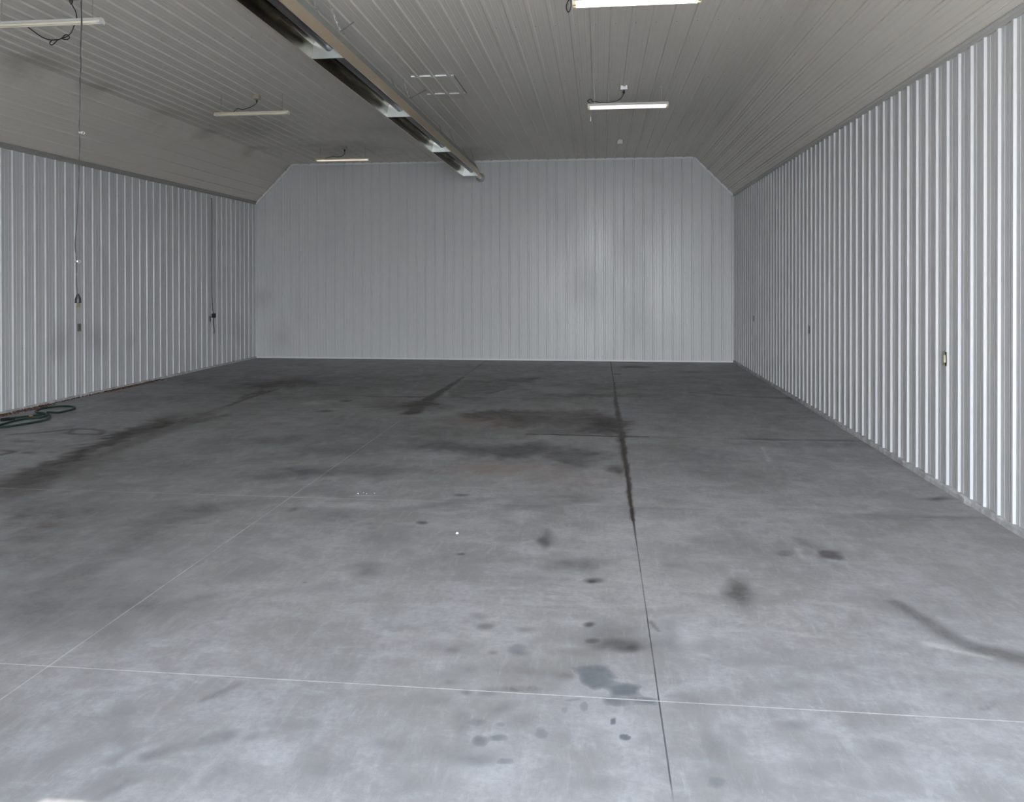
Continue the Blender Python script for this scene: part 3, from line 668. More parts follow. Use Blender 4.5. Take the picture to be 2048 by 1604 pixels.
def add_line(ch, pts, w0, w1, st):
    for i in range(len(pts) - 1):
        (x0, y0), (x1, y1) = pts[i], pts[i + 1]
        X_, Y_ = px + .006 * wx + .004 * wx2, py + .006 * wy
        t = np.clip(((X_ - x0) * (x1 - x0) + (Y_ - y0) * (y1 - y0)) / ((x1 - x0) ** 2 + (y1 - y0) ** 2), 0, 1)
        d = np.hypot(X_ - x0 - t * (x1 - x0), Y_ - y0 - t * (y1 - y0)); w = w0 + (w1 - w0) * (i + t) / (len(pts) - 1)
        v = np.clip(1.5 - d / w, 0, 1) * st
        chan[ch] = np.maximum(chan[ch], v)
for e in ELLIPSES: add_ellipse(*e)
for p_ in POLYS: add_poly(*p_)
for l_ in LINES: add_line(*l_)

me = bpy.data.meshes.new('floor')
V = np.stack([px, py, np.zeros_like(px)], 1)
I = np.arange(ny * nx).reshape(ny, nx)
Q = np.stack([I[:-1, :-1], I[:-1, 1:], I[1:, 1:], I[1:, :-1]], -1).reshape(-1, 4)
# slab sides and underside
b0 = len(V); zb = -.15
Vb = np.array([(XL, YF, zb), (XR, YF, zb), (XR, YB, zb), (XL, YB, zb)])
nv, nf = len(V) + 4, len(Q) + 1
me.vertices.add(nv); me.vertices.foreach_set('co', np.concatenate([V, Vb]).astype(np.float32).ravel())
lv = np.concatenate([Q.ravel(), [b0 + 3, b0 + 2, b0 + 1, b0]]).astype(np.int32)
me.loops.add(len(lv)); me.loops.foreach_set('vertex_index', lv)
me.polygons.add(nf); me.polygons.foreach_set('loop_start', np.arange(nf, dtype=np.int32) * 4)
me.update(calc_edges=True)
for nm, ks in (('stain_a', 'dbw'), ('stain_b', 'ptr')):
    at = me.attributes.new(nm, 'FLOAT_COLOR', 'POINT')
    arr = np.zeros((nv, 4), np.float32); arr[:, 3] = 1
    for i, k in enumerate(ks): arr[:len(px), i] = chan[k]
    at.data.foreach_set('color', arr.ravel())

M_floor = mat('stained_concrete', (.4, .4, .4), .5, 0, .26); t = NT(M_floor)
co = t.coords(); ox, oy, oz = t.xyz(co)
big = t.noise(co, .55, 5, .6, .6)
mid = t.noise(co, 2.3, 7, .68, .9)
str_ = t.noise(t.scale(co, (1.0, .38, 1)), 5.5, 7, .70, .5)
fine = t.noise(co, 30, 5, .7)
spk = t.noise(co, 170, 2, .6)
A, Bt = t.attr('stain_a'), t.attr('stain_b')
cl = t.noise(co, 1.35, 7, .62, .35)
sw = t.noise(t.scale(co, (.75, 1.25, 1), (3.7, 1.3, 0)), 3.8, 8, .66, .45)
blo = t.noise(t.scale(co, (1, 1, 1), (9.1, 4.2, 0)), 5.2, 5, .60, .3)
scr = t.noise(t.scale(co, (2.6, .45, 1), (1.2, 7.7, 0)), 8, 6, .72, .2)
base = t.mix(t.step(cl, .34, .66), (.290, .288, .292), (.432, .437, .456))
base = t.mix(t.step(sw, .36, .64, .50, 0), base, (.235, .233, .234))
base = t.mix(t.step(sw, .50, .70, 0, .55), base, (.452, .464, .495))
base = t.mix(t.step(big, .38, .62, 0, .35), base, (.285, .278, .262))
base = t.mix(t.step(str_, .46, .74, 0, .5), base, (.47, .478, .50))
base = t.mix(t.step(blo, .52, .68, 0, .42), base, (.245, .246, .252))
base = t.mix(t.step(scr, .52, .74, 0, .40), base, (.50, .51, .54))
base = t.mix(t.step(fine, .34, .66, .34, 0.0), base, (.235, .234, .238))
base = t.mix(t.step(spk, .30, .44, .25, 0.0), base, (.18, .18, .18))
base = t.mix(t.step(t.noise(co, 9, 6, .7, .8), .60, .75, 0, .30), base, (.21, .21, .215))
# mottled breakup shared by the stains
brk = t.math('MULTIPLY_ADD', sw, .50, t.math('MULTIPLY_ADD', fine, .28, t.math('MULTIPLY', mid, .22)))
bk2 = t.step(brk, .36, .64, .15, 1.75)
bk1 = t.step(brk, .34, .62, .85, 1.35)
def mask(s_, gain=1.0, lo=0, hi=0):
    """soft marks follow the mottling closely, strong ones fill in"""
    m = t.math('MULTIPLY', s_, t.mix_f(t.step(s_, .22, .60), bk2, bk1), clamp=True)
    return t.math('MULTIPLY', m, gain)
# worn pale dust
base = t.mix(mask(Bt[0], .8), base, (.58, .58, .58))
# tyre tread: broken dark bars across the direction of travel
band = t.math('SINE', t.math('MULTIPLY_ADD', sw, 16, t.math('MULTIPLY', oy, 58)))
tread = t.math('MULTIPLY', t.math('MULTIPLY', Bt[1], t.step(band, -.2, .9)), t.step(str_, .42, .60))
base = t.mix(t.math('MULTIPLY', tread, .42), base, (.20, .197, .19))
base = t.mix(mask(Bt[2], .75), base, (.30, .215, .195))
dk = mask(A[0], .92); base = t.mix(dk, base, (.048, .047, .050))
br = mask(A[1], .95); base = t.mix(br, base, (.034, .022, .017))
# damp flakes with a crisp outline
wet = t.math('MULTIPLY', t.step(t.math('MULTIPLY_ADD', t.math('SUBTRACT', fine, .5), 1.1, A[2]), .22, .34), t.math('MULTIPLY', A[2], 1.25, clamp=True))
wet = t.math('MULTIPLY', wet, t.step(brk, .36, .60, .55, .95))
base = t.mix(wet, base, (.130, .142, .158))
# saw-cut joints
def joint(axis, pos, w, col, strength, wob_amp=.004):
    v = ox if axis == 'x' else oy
    d = t.math('ABSOLUTE', t.math('SUBTRACT', t.math('MULTIPLY_ADD', mid, wob_amp, v), pos + wob_amp * .5))
    return t.step(d, w * .5, w * 1.4, 1, 0), col, strength
jn = t.noise(co, 1.1, 3, .6)
vis = t.math('MULTIPLY', t.step(jn, .30, .62, .25, .95), t.step(fine, .3, .6, .5, 1.0))
pale, dark, brown = (.60, .60, .59), (.035, .033, .033), (.05, .035, .028)
far = t.step(oy, 5.6, 6.4); mid_far = t.step(oy, 9.0, 10.5)
jA = joint('x', .268, .0035, dark, 1)[0]; jAw = joint('x', .268, .011, dark, 1)[0]
base = t.mix(t.math('MULTIPLY', t.math('MULTIPLY', jA, t.step(jn, .3, .6, .4, .9)), t.step(oy, 2.85, 3.05)), base, dark)
base = t.mix(t.math('MULTIPLY', t.math('MULTIPLY', jAw, .8), far), base, brown)
jB = joint('x', -2.715, .005, pale, 1)[0]
base = t.mix(t.math('MULTIPLY', t.math('MULTIPLY', jB, vis), t.step(oy, 10.0, 10.8, .75, 0)), base, pale)
jBd = joint('x', -2.71, .012, dark, 1)[0]
base = t.mix(t.math('MULTIPLY', jBd, t.step(oy, 10.6, 12.2, 0, .5)), base, dark)
jC = joint('x', -5.69, .010, dark, 1)[0]
base = t.mix(t.math('MULTIPLY', t.math('MULTIPLY', jC, vis), t.step(oy, 7.6, 9.5, 0, .8)), base, brown)
j1 = joint('y', 3.585, .0040, pale, 1)[0]
base = t.mix(t.math('MULTIPLY', j1, t.math('MULTIPLY', t.step(jn, .30, .55, .45, .85), t.step(fine, .3, .6, .6, 1.0))), base, pale)
j2 = joint('y', 6.645, .010, pale, 1)[0]
base = t.mix(t.math('MULTIPLY', t.math('MULTIPLY', j2, vis), t.step(ox, -1.2, -.2, .55, .0)), base, pale)
base = t.mix(t.math('MULTIPLY', t.math('MULTIPLY', j2, vis), t.step(ox, -.8, .1, .0, .55)), base, (.20, .20, .20))
j3 = joint('y', 9.67, .012, dark, 1)[0]
base = t.mix(t.math('MULTIPLY', t.math('MULTIPLY', j3, vis), t.step(ox, -1.4, -.8, .15, .75)), base, dark)
j4 = joint('y', 12.68, .018, dark, 1)[0]
base = t.mix(t.math('MULTIPLY', t.math('MULTIPLY', j4, vis), t.step(ox, -1.6, 0, .7, .3)), base, dark)
j5 = joint('y', 15.74, .018, dark, 1)[0]
base = t.mix(t.math('MULTIPLY', t.math('MULTIPLY', j5, vis), .35), base, dark)
t.put(t.b.inputs['Base Color'], base)
rg = t.step(mid, .3, .7, .46, .62)
rg = t.math('SUBTRACT', rg, t.math('MULTIPLY', wet, .18)); rg = t.math('SUBTRACT', rg, t.math('MULTIPLY', br, .10))
t.put(t.b.inputs['Roughness'], rg)
t.bump(t.math('ADD', fine, t.math('MULTIPLY', mid, 1.5)), .08, .004)
me.materials.append(M_floor)
fl = bpy.data.objects.new('floor', me); C.objects.link(fl); fl['kind'] = 'structure'
fl['label'] = 'stained grey concrete floor with saw-cut joints'; fl['category'] = 'floor'

bm = bmesh.new(); box(bm, -60, 60, -70, YF, -.35, -.02)
struct('ground_outside', bm, M_gravel, 'sunlit gravel yard outside the doorway', 'ground')

# ------------------------------------------------------------------ trims
def run(bm, pts, w, h):
    """flat strip following the back wall's top edge, lying just below it"""
    for (x0, z0), (x1, z1) in zip(pts[:-1], pts[1:]):
        d = Vector((x1 - x0, 0, z1 - z0)).normalized(); n = Vector((d.z, 0, -d.x)); n = n if n.z < 0 else -n
        a, b = Vector((x0, 0, z0)), Vector((x1, 0, z1))
        q = [a, b, b + n * h, a + n * h]
        lo = [bm.verts.new(v + Y * (YB - w)) for v in q]; hi = [bm.verts.new(v + Y * (YB - .0005)) for v in q]
        for i in range(4): bm.faces.new((lo[i], lo[(i + 1) % 4], hi[(i + 1) % 4], hi[i]))
        bm.faces.new(lo); bm.faces.new(hi[::-1])
bm = bmesh.new(); run(bm, [(XL + .01, HL), (XCL, HC - .002), (XCR, HC - .002), (XR - .01, HR)], .024, .045)
struct('trim_1', bm, M_trim, 'white trim strip along the top of the far wall', 'trim')
bm = bmesh.new(); prism(bm, [(XL, HL - .045), (XL + .021, HL - .045), (XL + .023, HL - .004), (XL + .050, HL + .020), (XL + .046, HL + .034), (XL, HL + .02)], 'Y', FRONT_Y, YB - .025)
struct('trim_2', bm, M_trim_shade, 'shade-darkened angle trim along the top of the left wall', 'trim')
bm = bmesh.new(); prism(bm, [(XR, HR - .040), (XR - .021, HR - .040), (XR - .023, HR - .004), (XR - .040, HR + .010), (XR - .036, HR + .022), (XR, HR + .02)], 'Y', FRONT_Y, YB - .025)
struct('trim_3', bm, M_trim_mid, 'grey angle trim along the top of the right wall', 'trim')
bm = bmesh.new(); prism(bm, [(XR, YB), (XR - .012, YB - .024), (XR - .026, YB - .024), (XR - .026, YB - .01), (XR - .03, YB)], 'Z', .04, HR - .05)
struct('trim_4', bm, M_trim, 'white vertical corner trim between far and right walls', 'trim')
bm = bmesh.new(); box(bm, XL + .02, XR - .02, YB - .026, YB, .0, .036, .003)
struct('baseboard_back', bm, M_trim, 'white base strip along the far wall', 'baseboard')
def curb(name, x, sgn, h, lab):
    bm = bmesh.new(); r = random.Random(3); n = 190; rows = []
    for i in range(n + 1):
        y = FRONT_Y + (YB - .03 - FRONT_Y) * i / n
        o = .027 + .006 * (1 + math.sin(y * 3.1) * math.sin(y * 1.3 + 1)) + (.012 * r.random() if r.random() < .12 else 0); k = h + r.uniform(-.002, .002)
        q = [(x, .0), (x + sgn * o, .0), (x + sgn * (o - .003), k * .7), (x + sgn * .024, k), (x, k)]
        rows.append([bm.verts.new((a, y, b)) for a, b in q])
    for A_, B_ in zip(rows[:-1], rows[1:]):
        for k in range(5): bm.faces.new((A_[k], A_[(k + 1) % 5], B_[(k + 1) % 5], B_[k]))
    bm.faces.new(rows[0]); bm.faces.new(rows[-1][::-1])
    struct(name, bm, M_curb, lab, 'baseboard')
curb('baseboard_right', XR, -1, .055, 'chipped grey base strip along the right wall')
curb('baseboard_left', XL, 1, .040, 'thin grey base strip along the left wall')

# rusty dirt swept against the left wall
bm = bmesh.new(); r = random.Random(11)
for (y0, y1, w, n) in ((7.0, 11.3, .16, 1500), (11.3, 12.6, .05, 120), (12.6, 14.4, .12, 600)):
    for _ in range(n):
        y = r.uniform(y0, y1); x = XL + .034 + w * r.random() ** 1.8; s = r.uniform(.006, .020)
        a = r.uniform(0, 6.3); hz = s * r.uniform(.3, .9) + .010 * max(0, 1 - (x - XL) / .1)
        v = [bm.verts.new((x + s * math.cos(a + k * 2.094), y + s * math.sin(a + k * 2.094), .0005)) for k in range(3)] + [bm.verts.new((x, y, hz))]
        bm.faces.new((v[0], v[2], v[1]))
        for k in range(3): bm.faces.new((v[k], v[(k + 1) % 3], v[3]))
tag(link('dirt', bm, M_dirt), 'rust brown dirt and crumbs swept along the foot of the left wall', 'dirt', kind='stuff')

# ------------------------------------------------------------------ tube heater
HX0, HX1, HZ = -3.014, -2.645, 4.25
hood_in = [(HX0, HZ), (HX0 + .024, HZ + .148), (HX0 + .110, HZ + .300), (HX1 - .110, HZ + .300), (HX1 - .024, HZ + .148), (HX1, HZ)]
HY0, HY1 = 2.6, 17.22
th = thing('tube_heater', 'long ceiling-hung radiant tube heater with tan hood and dark tube', 'heater', (-2.83, 9.9, HZ))
def rel(o, t): o.location = Vector(o.location) - Vector(t.location); return o
TH = Vector(th.location)
bm = bmesh.new()
def off(poly, e):
    return [(x + (e if x > -2.83 else -e), z + (e if z > HZ + .1 else 0)) for x, z in poly]
ho = off(hood_in, .0015)
lip = .012
poly = [(HX0 + lip, HZ + .002)] + hood_in[:] + [(HX1 - lip, HZ + .002), (HX1 - lip, HZ), (ho[-1][0], HZ - .0015)] + ho[::-1][1:-1] + [(ho[0][0], HZ - .0015), (HX0 + lip, HZ)]
prism(bm, poly, 'Y', HY0, HY1)
bm.faces.ensure_lookup_table()
for f in bm.faces[:len(hood_in)]: f.material_index = 1      # inner side, heat-discoloured and darkened for its dim reflections
for f in bm.faces[10:13]: f.material_index = 2       # upper faces, their duller lighting put into the colour
bmesh.ops.translate(bm, verts=bm.verts, vec=-TH)
link('reflector_hood', bm, [M_hood, M_hood_in, M_hood_top], th)
TC = (-2.822, 4.378)
bm = bmesh.new()
tube(bm, [Vector((TC[0], y, TC[1])) - TH for y in (HY0 + .1, 6, 10, 14, 17.3)], .051, 20)
link('heating_tube', bm, M_tube, th, True)
bm = bmesh.new()
tube(bm, [Vector(p) - TH for p in ((TC[0], 17.25, TC[1]), (TC[0], 17.6, TC[1]), (-2.845, 18.2, 4.41), (-2.862, YB - .082, 4.43))], .056, 20)
fp = link('flue_pipe', bm, M_hood, th, True)
for yp in (4.95, 7.955, 10.89, 13.92, 17.16):
    bm = bmesh.new()
    cr = .0535; cz = TC[1]; cx = TC[0]
    outer = [(a * 0.997 + -2.8295 * .003, b) for a, b in hood_in]
    n = 24
    ring = [(cx + cr * math.cos(2 * math.pi * k / n), cz + cr * math.sin(2 * math.pi * k / n)) for k in range(n)]
    for yy, flip in ((yp, False), (yp + .002, True)):
        vo = [bm.verts.new((a, yy, b)) for a, b in outer]; vi = [bm.verts.new((a, yy, b)) for a, b in ring]
        eo = [bm.edges.new((vo[i], vo[(i + 1) % 6])) for i in range(6)]; ei = [bm.edges.new((vi[i], vi[(i + 1) % n])) for i in range(n)]
        bmesh.ops.triangle_fill(bm, edges=eo + ei, use_beauty=True)
    box(bm, HX0 + .004, HX1 - .004, yp - .014, yp, HZ + .001, HZ + .004)
    bmesh.ops.translate(bm, verts=bm.verts, vec=-TH)
    link('tube_bracket', bm, M_galv, th)
def heater_chain(x, y, xt, yt):
    bm = bmesh.new(); zt = HZ + .302
    chain(bm, Vector((x, y, zt + .03)) - TH, Vector((xt, yt, HC)) - TH, .040, .0028)
    o = link('hanger_chain', bm, M_chain, th)
    bm = bmesh.new()
    pts = [Vector((x, y, zt + .006)) + Vector((.016 * math.sin(a), 0, .016 - .016 * math.cos(a))) for a in [k * .45 for k in range(11)]]
    tube(bm, [p - TH for p in pts], .0035, 6); link('hook', bm, M_clip, o)
for y in (5.0, 8.08, 11.15, 14.55, 17.1):
    heater_chain(-2.745, y, -2.80 - .02, y - .12); heater_chain(-2.915, y, -2.985, y - .12)
for (a, b) in (((-2.745, 8.09, 4.57), (-2.75, 8.60, HC)), ((-2.745, 11.16, 4.57), (-2.62, 11.75, HC))):
    bm = bmesh.new(); chain(bm, Vector(a) - TH, Vector(b) - TH, .034, .0024); link('hanger_chain', bm, M_chain, th)

t2 = thing('vent_collar', 'round metal flue collar where the heater pipe meets the far wall', 'vent', (-2.865, YB, 4.43))
bm = bmesh.new(); lathe(bm, [(.060, -.046), (.100, -.040), (.106, -.030), (.106, .0), (.058, .0)], 'Y', n=28); link('flange', bm, M_plate, t2, True)
bm = bmesh.new(); lathe(bm, [(.058, -.075), (.072, -.072), (.074, -.046), (.058, -.044)], 'Y', n=28); link('collar_ring', bm, M_tube, t2, True)

# ------------------------------------------------------------------ shop lights
def shop_light(cx, y, z, label, lit, cream, cord, pull=False, bow=False, L=1.20):
    t = thing('shop_light', label, 'light', (cx, y, z), 'four-foot shop lights hung under the ceiling')
    mh = M_cream if cream else M_lite
    hl = L / 2
    k = 1.5 if lit else 1.0
    bm = bmesh.new()      # folded sheet channel with sloping wings
    prism(bm, [(a * k, b * k) for a, b in ((-.044, .0), (-.042, .0), (-.024, .012), (.024, .012), (.042, .0), (.044, .0), (.026, .030), (-.026, .030))], 'X', -hl, hl)
    link('housing', bm, mh, t)
    for s in (-1, 1):
        bm = bmesh.new(); xo = s * hl
        prism(bm, [(a * k, b * k) for a, b in ((-.045, -.024), (.045, -.024), (.045, .002), (.027, .032), (-.027, .032), (-.045, .002))], 'X', xo - .003, xo + .003)
        e = link('end_cap', bm, mh, t)
        for q in (-.022 * k, .022 * k):
            bm = bmesh.new(); x0, x1 = sorted((xo - s * .004, xo - s * .034))
            box(bm, x0, x1, q - .013 * k, q + .013 * k, -.022 * k, .008 * k, .002)
            link('lamp_socket', bm, M_cap if lit else mh, e)
    for q in (-.022 * k, .022 * k):
        bm = bmesh.new(); lathe(bm, [(.010 * k, -hl + .02), (.0135 * k, -hl + .03), (.0135 * k, hl - .03), (.010 * k, hl - .02)], 'X', (0, q, -.008 * k), 14)
        link('fluorescent_tube', bm, (M_on_pink if pull else M_on) if lit else (M_on_dim if 'strip' in label else M_off), t, True)
    for s in (-1, 1):
        bm = bmesh.new(); chain(bm, (s * (hl - .10), 0, .030 * k), (s * (hl - .10), 0, HC - z), .024, .0016, 4)
        link('hanger_chain', bm, M_chain, t)
    if cord:
        bm = bmesh.new(); tube(bm, smooth_path(cord), .0055, 7); c = link('power_cord', bm, M_black, t, True)
        e = Vector(cord[-1]); bm = bmesh.new(); lathe(bm, [(.008, -.045), (.017, -.020), (.019, .0)], 'Z', e, 10); link('plug', bm, M_black, c, True)
    if pull:
        bm = bmesh.new(); tube(bm, [(-hl + .04, -.05, -.03), (-hl + .043, -.05, -.15)], .0012, 5)
        c = link('pull_chain', bm, M_chain, t)
        bm = bmesh.new(); lathe(bm, [(.003, -.23), (.008, -.215), (.007, -.17), (.003, -.15)], 'Z', (-hl + .043, -.05, 0), 10); link('pull_knob', bm, M_porc, c, True)
    return t

ZA = 4.545
LY = {'near': 7.45, 'mid': 11.90, 'far': 16.42}
# lit, over the open bay
shop_light(.43, LY['mid'], ZA, 'glowing pinkish shop light with pull chain, in front of the round white lampholder', True, False,
           [(-.50, .0, .034), (-.585, .02, .075), (-.60, .0, .10), (-.555, -.01, .115), (-.52, 0, .085), (-.35, .02, .068), (-.18, .03, .085), (-.09, .03, .14), (-.06, .0, .205), (-.06, -.0, HC - ZA - .075)], pull=True)
shop_light(.35, LY['near'], ZA + .0, 'brightest white shop light, cut off by the top edge of the photo', True, False,
           [(-.50, .0, .034), (-.62, .02, .05), (-.66, .02, -.02), (-.64, .02, -.075), (-.615, .0, -.03), (-.60, .0, .09), (-.45, .02, .20), (-.30, 0, HC - ZA - .075)])
shop_light(-5.42, LY['mid'] - .15, ZA, 'unlit cream shop light, middle one of the row left of the heater', False, True,
           [(-.30, .0, .034), (-.24, .01, .09), (-.16, .02, .075), (-.05, .04, .11), (.03, .06, .16), (.055, .06, .20), (.055, .06, HC - ZA - .075)])
shop_light(-5.52, LY['far'], ZA, 'shop light with a bright cream strip nearest the far wall, left of the heater', False, True,
           [(-.40, .0, .034), (-.24, .01, .082), (-.14, .02, .07), (-.02, .03, .09), (.03, .04, .15), (.03, .04, HC - ZA - .075)])
# nearest left light: its slack cord hangs below the housing, tied in a bow
Lx = -5.60
shop_light(Lx, LY['near'] - .04, ZA, 'unlit white shop light with its slack cord tied in a bow below', False, False,
           [(-.33, .05, .05), (-.26, .12, -.02), (-.17, .14, -.085), (-.08, .14, -.12), (.0, .14, -.125), (.055, .14, -.11),
            (.10, .14, -.075), (.135, .14, -.085), (.14, .14, -.115), (.10, .14, -.125), (.05, .14, -.115), (.01, .14, -.13), (-.03, .14, -.165), (-.06, .14, -.175), (-.075, .14, -.15), (-.04, .14, -.125), (.03, .14, -.12),
            (.10, .14, -.10), (.16, .14, -.06), (.20, .13, .0), (.24, .12, .07), (.26, .08, .13), (.265, .0, .20), (.265, 0, HC - ZA - .075)])

def ceiling_outlet(x, y, label):
    t = thing('ceiling_outlet', label, 'outlet', (x, y, HC), 'ceiling outlets above the shop lights')
    bm = bmesh.new(); box(bm, -.052, .052, -.052, .052, -.060, .0, .006); link('box', bm, M_porc if 'white' in label else M_tan, t)
    bm = bmesh.new(); box(bm, -.058, .058, -.058, .058, -.062, -.055, .002); c = link('cover_plate', bm, M_porc if 'white' in label else M_tan, t)
    for q in (-.022, .022):
        bm = bmesh.new(); lathe(bm, [(.016, -.064), (.017, -.062), (.017, -.060)], 'Z', (0, q, 0), 14); link('socket', bm, M_tube, c)
ceiling_outlet(.37, 11.90, 'small white outlet box on the ceiling above the glowing shop light')
ceiling_outlet(.05, LY['near'], 'white outlet box on the ceiling above the brightest shop light')
ceiling_outlet(-5.365, 11.81, 'small tan outlet box above the middle unlit shop light')
ceiling_outlet(-5.49, 16.46, 'small tan outlet box above the cream shop light nearest the far wall')
ceiling_outlet(-5.335, LY['near'] - .04, 'tan outlet box above the light with the tied cord')

t = thing('lampholder', 'round white porcelain lampholder on the bare ceiling near the far wall', 'lampholder', (.432, 16.40, HC))
bm = bmesh.new(); lathe(bm, [(.055, -.014), (.062, -.010), (.062, .0)], 'Z', n=28); link('base', bm, M_porc, t, True)
bm = bmesh.new(); lathe(bm, [(.030, -.088), (.054, -.090), (.058, -.082), (.058, -.030), (.060, -.014)], 'Z', n=28); link('socket', bm, M_porc, t, True)

# ------------------------------------------------------------------ access hatch in the ceiling
t = thing('ceiling_hatch', 'square ribbed access hatch with white edge strips, beside the heater', 'hatch', (-2.365, 11.51, HC))
hx0, hx1, hy0, hy1 = -2.675, -2.055, 10.985, 12.03
O = Vector(t.location)
bm = bmesh.new(); clad(bm, rib_profile(hx0, hx1, PH_C), lambda u: Vector((u, 0, HC - .0045)) - O, -Z, lambda u: hy0, lambda u: hy1, Y, .004)
link('hatch_panel', bm, M_ceil, t)
for yy in (hy0, hy1):
    bm = bmesh.new()
    for (a, b) in ((hx0, -2.617), (-2.549, -2.388), (-2.320, -2.160), (-2.092, hx1)):
        box(bm, a, b, yy - .036, yy + .036, HC - .021, HC, .002)
    bmesh.ops.translate(bm, verts=bm.verts, vec=-O); link('edge_strip', bm, M_porc, t)
bm = bmesh.new(); box(bm, hx1 - .004, hx1 + .006, hy0, hy1, HC - .012, HC); bmesh.ops.translate(bm, verts=bm.verts, vec=-O); link('dark_side_strip', bm, M_tube, t)  # thin dark strip along the hatch's right side

# ------------------------------------------------------------------ wall outlets (u points into the room)
def wall_box(name, label, cat, x, y, z, sgn, kind, group=None, w=.075, h=.118, dp=.012):
    t = thing(name, label, cat, (x, y, z), group)
    bx = lambda bm, a, b, y0, y1, z0, z1, bev=0: box(bm, min(sgn * a, sgn * b), max(sgn * a, sgn * b), y0, y1, z0, z1, bev)
    mb, mp = {'grey': (M_plate, M_plate), 'tan': (M_galv, M_tan), 'dark': (M_plate, M_black)}[kind]
    bm = bmesh.new(); bx(bm, 0, dp, -w / 2, w / 2, -h / 2, h / 2, .004); link('box', bm, mb, t)
    bm = bmesh.new(); bx(bm, dp, dp + .005, -w / 2 - .002, w / 2 + .002, -h / 2 - .002, h / 2 + .002, .0015); p = link('cover_plate', bm, mp, t)
    if kind == 'tan':
        bm = bmesh.new(); bx(bm, dp + .005, dp + .011, -.017, .017, -.034, .034, .002); link('rocker', bm, M_ivory, p)
    else:
        for q in (-.02, .02):
            bm = bmesh.new(); lathe(bm, [(.016, sgn * (dp + .004)), (.016, sgn * (dp + .0075)), (.014, sgn * (dp + .0085))], 'X', (0, 0, q), 14); link('socket', bm, M_black if kind == 'dark' else M_tube, p)
    return t
wall_box('wall_outlet', 'grey metal outlet box on the left wall below the hanging plug', 'outlet', XL, 12.06, 1.152, 1, 'grey', None, .085, .125)
wall_box('wall_outlet', 'grey outlet box on the left wall with the black plug in it', 'outlet', XL, 16.44, 1.09, 1, 'grey')
wall_box('wall_switch', 'tan switch plate with ivory rocker on the right wall', 'switch', XR, 7.50, 1.196, -1, 'tan', None, .080, .122, .014)
wall_box('wall_outlet', 'small grey outlet box midway along the right wall', 'outlet', XR, 12.13, 1.175, -1, 'grey')
wall_box('wall_outlet', 'tiny dark outlet box at the far end of the right wall', 'outlet', XR, 16.41, 1.145, -1, 'dark')

# black cord running up the left wall
t = thing('power_cord', 'black cord hanging straight down the left wall to a plugged-in outlet', 'cord', (XL + .04, 16.47, 1.16))
O = Vector(t.location)
bm = bmesh.new()
tube(bm, [Vector(p) - O for p in smooth_path([(XL + .012, 16.50, 3.75), (XL + .026, 16.50, 3.70), (XL + .026, 16.505, 3.0), (XL + .026, 16.50, 2.3), (XL + .027, 16.50, 1.6), (XL + .050, 16.49, 1.27), (XL + .070, 16.48, 1.20)])], .0075, 7)
link('cord', bm, M_black, t, True)
bm = bmesh.new(); box(bm, .012, .075, -.045, .045, -.050, .050, .012); link('plug', bm, M_black, t)
bm = bmesh.new()
tube(bm, [Vector(p) - O for p in smooth_path([(XL + .09, 16.47, 1.13), (XL + .065, 16.48, 1.05), (XL + .05, 16.52, .95), (XL + .045, 16.56, .84), (XL + .045, 16.55, .745)])], .007, 7)
link('cord_tail', bm, M_black, t, True)

# ------------------------------------------------------------------ hanging drop cord
HYc = 5.2
t = thing('drop_cord', 'thin twisted cord hanging from the ceiling with a black plug at its end', 'cord', (-3.70, HYc, 1.72))
O = Vector(t.location)
main = smooth_path([(-3.655, HYc, HC), (-3.662, HYc, 3.95), (-3.679, HYc, 3.20), (-3.686, HYc, 2.75), (-3.700, HYc, 2.42), (-3.718, HYc, 2.21), (-3.713, HYc, 2.05), (-3.708, HYc, 1.90), (-3.703, HYc, 1.80)], 14)
bm = bmesh.new()
tube(bm, [p - O for p in main], .0026, 6); link('cord', bm, M_cord, t, True)
bm = bmesh.new(); two = []
for i, p in enumerate(main):
    fade = 1.0 if p.z > 3.3 else max(0, .55 + .45 * math.sin(p.z * 7))
    a = p.z * 22; two.append(p - O + Vector((math.cos(a), math.sin(a), 0)) * ((.0050 if p.z > 3.3 else .0034) * fade + .001))
tube(bm, two, .0020, 6); link('cord', bm, M_cord, t, True)
bm = bmesh.new(); tube(bm, [p - O + Vector((-.004, .004, 0)) for p in main if p.z > 3.45], .0035, 6); link('cord', bm, M_cord, t, True)
for (x, z) in ((-3.676, 2.97), (-3.713, 2.052)):
    bm = bmesh.new()
    lathe(bm, [(.005, -.012), (.009, -.010), (.009, .010), (.005, .012)], 'X', Vector((x, HYc, z)) - O, 10)
    tube(bm, [Vector((x + .022 + .011 * math.cos(a), HYc, z - .002 + .010 * math.sin(a))) - O for a in [k * .7 for k in range(10)]], .0025, 6)
    link('cord_clip', bm, M_clip, t)
bm = bmesh.new(); lathe(bm, [(.007, .100), (.011, .090), (.020, .066), (.022, .036), (.021, .034)], 'Z', (0, 0, 0), 14); p = link('plug', bm, M_black, t, True)
for q in (-.006, .006):
    bm = bmesh.new(); box(bm, q - .001 + .004, q + .0015 + .004, -.004, .004, .004, .036); link('prong', bm, M_brass, p)
bm = bmesh.new(); box(bm, .038, .055, -.02, .02, HC - O.z - .03, HC - O.z); link('ceiling_clip', bm, M_galv, t)

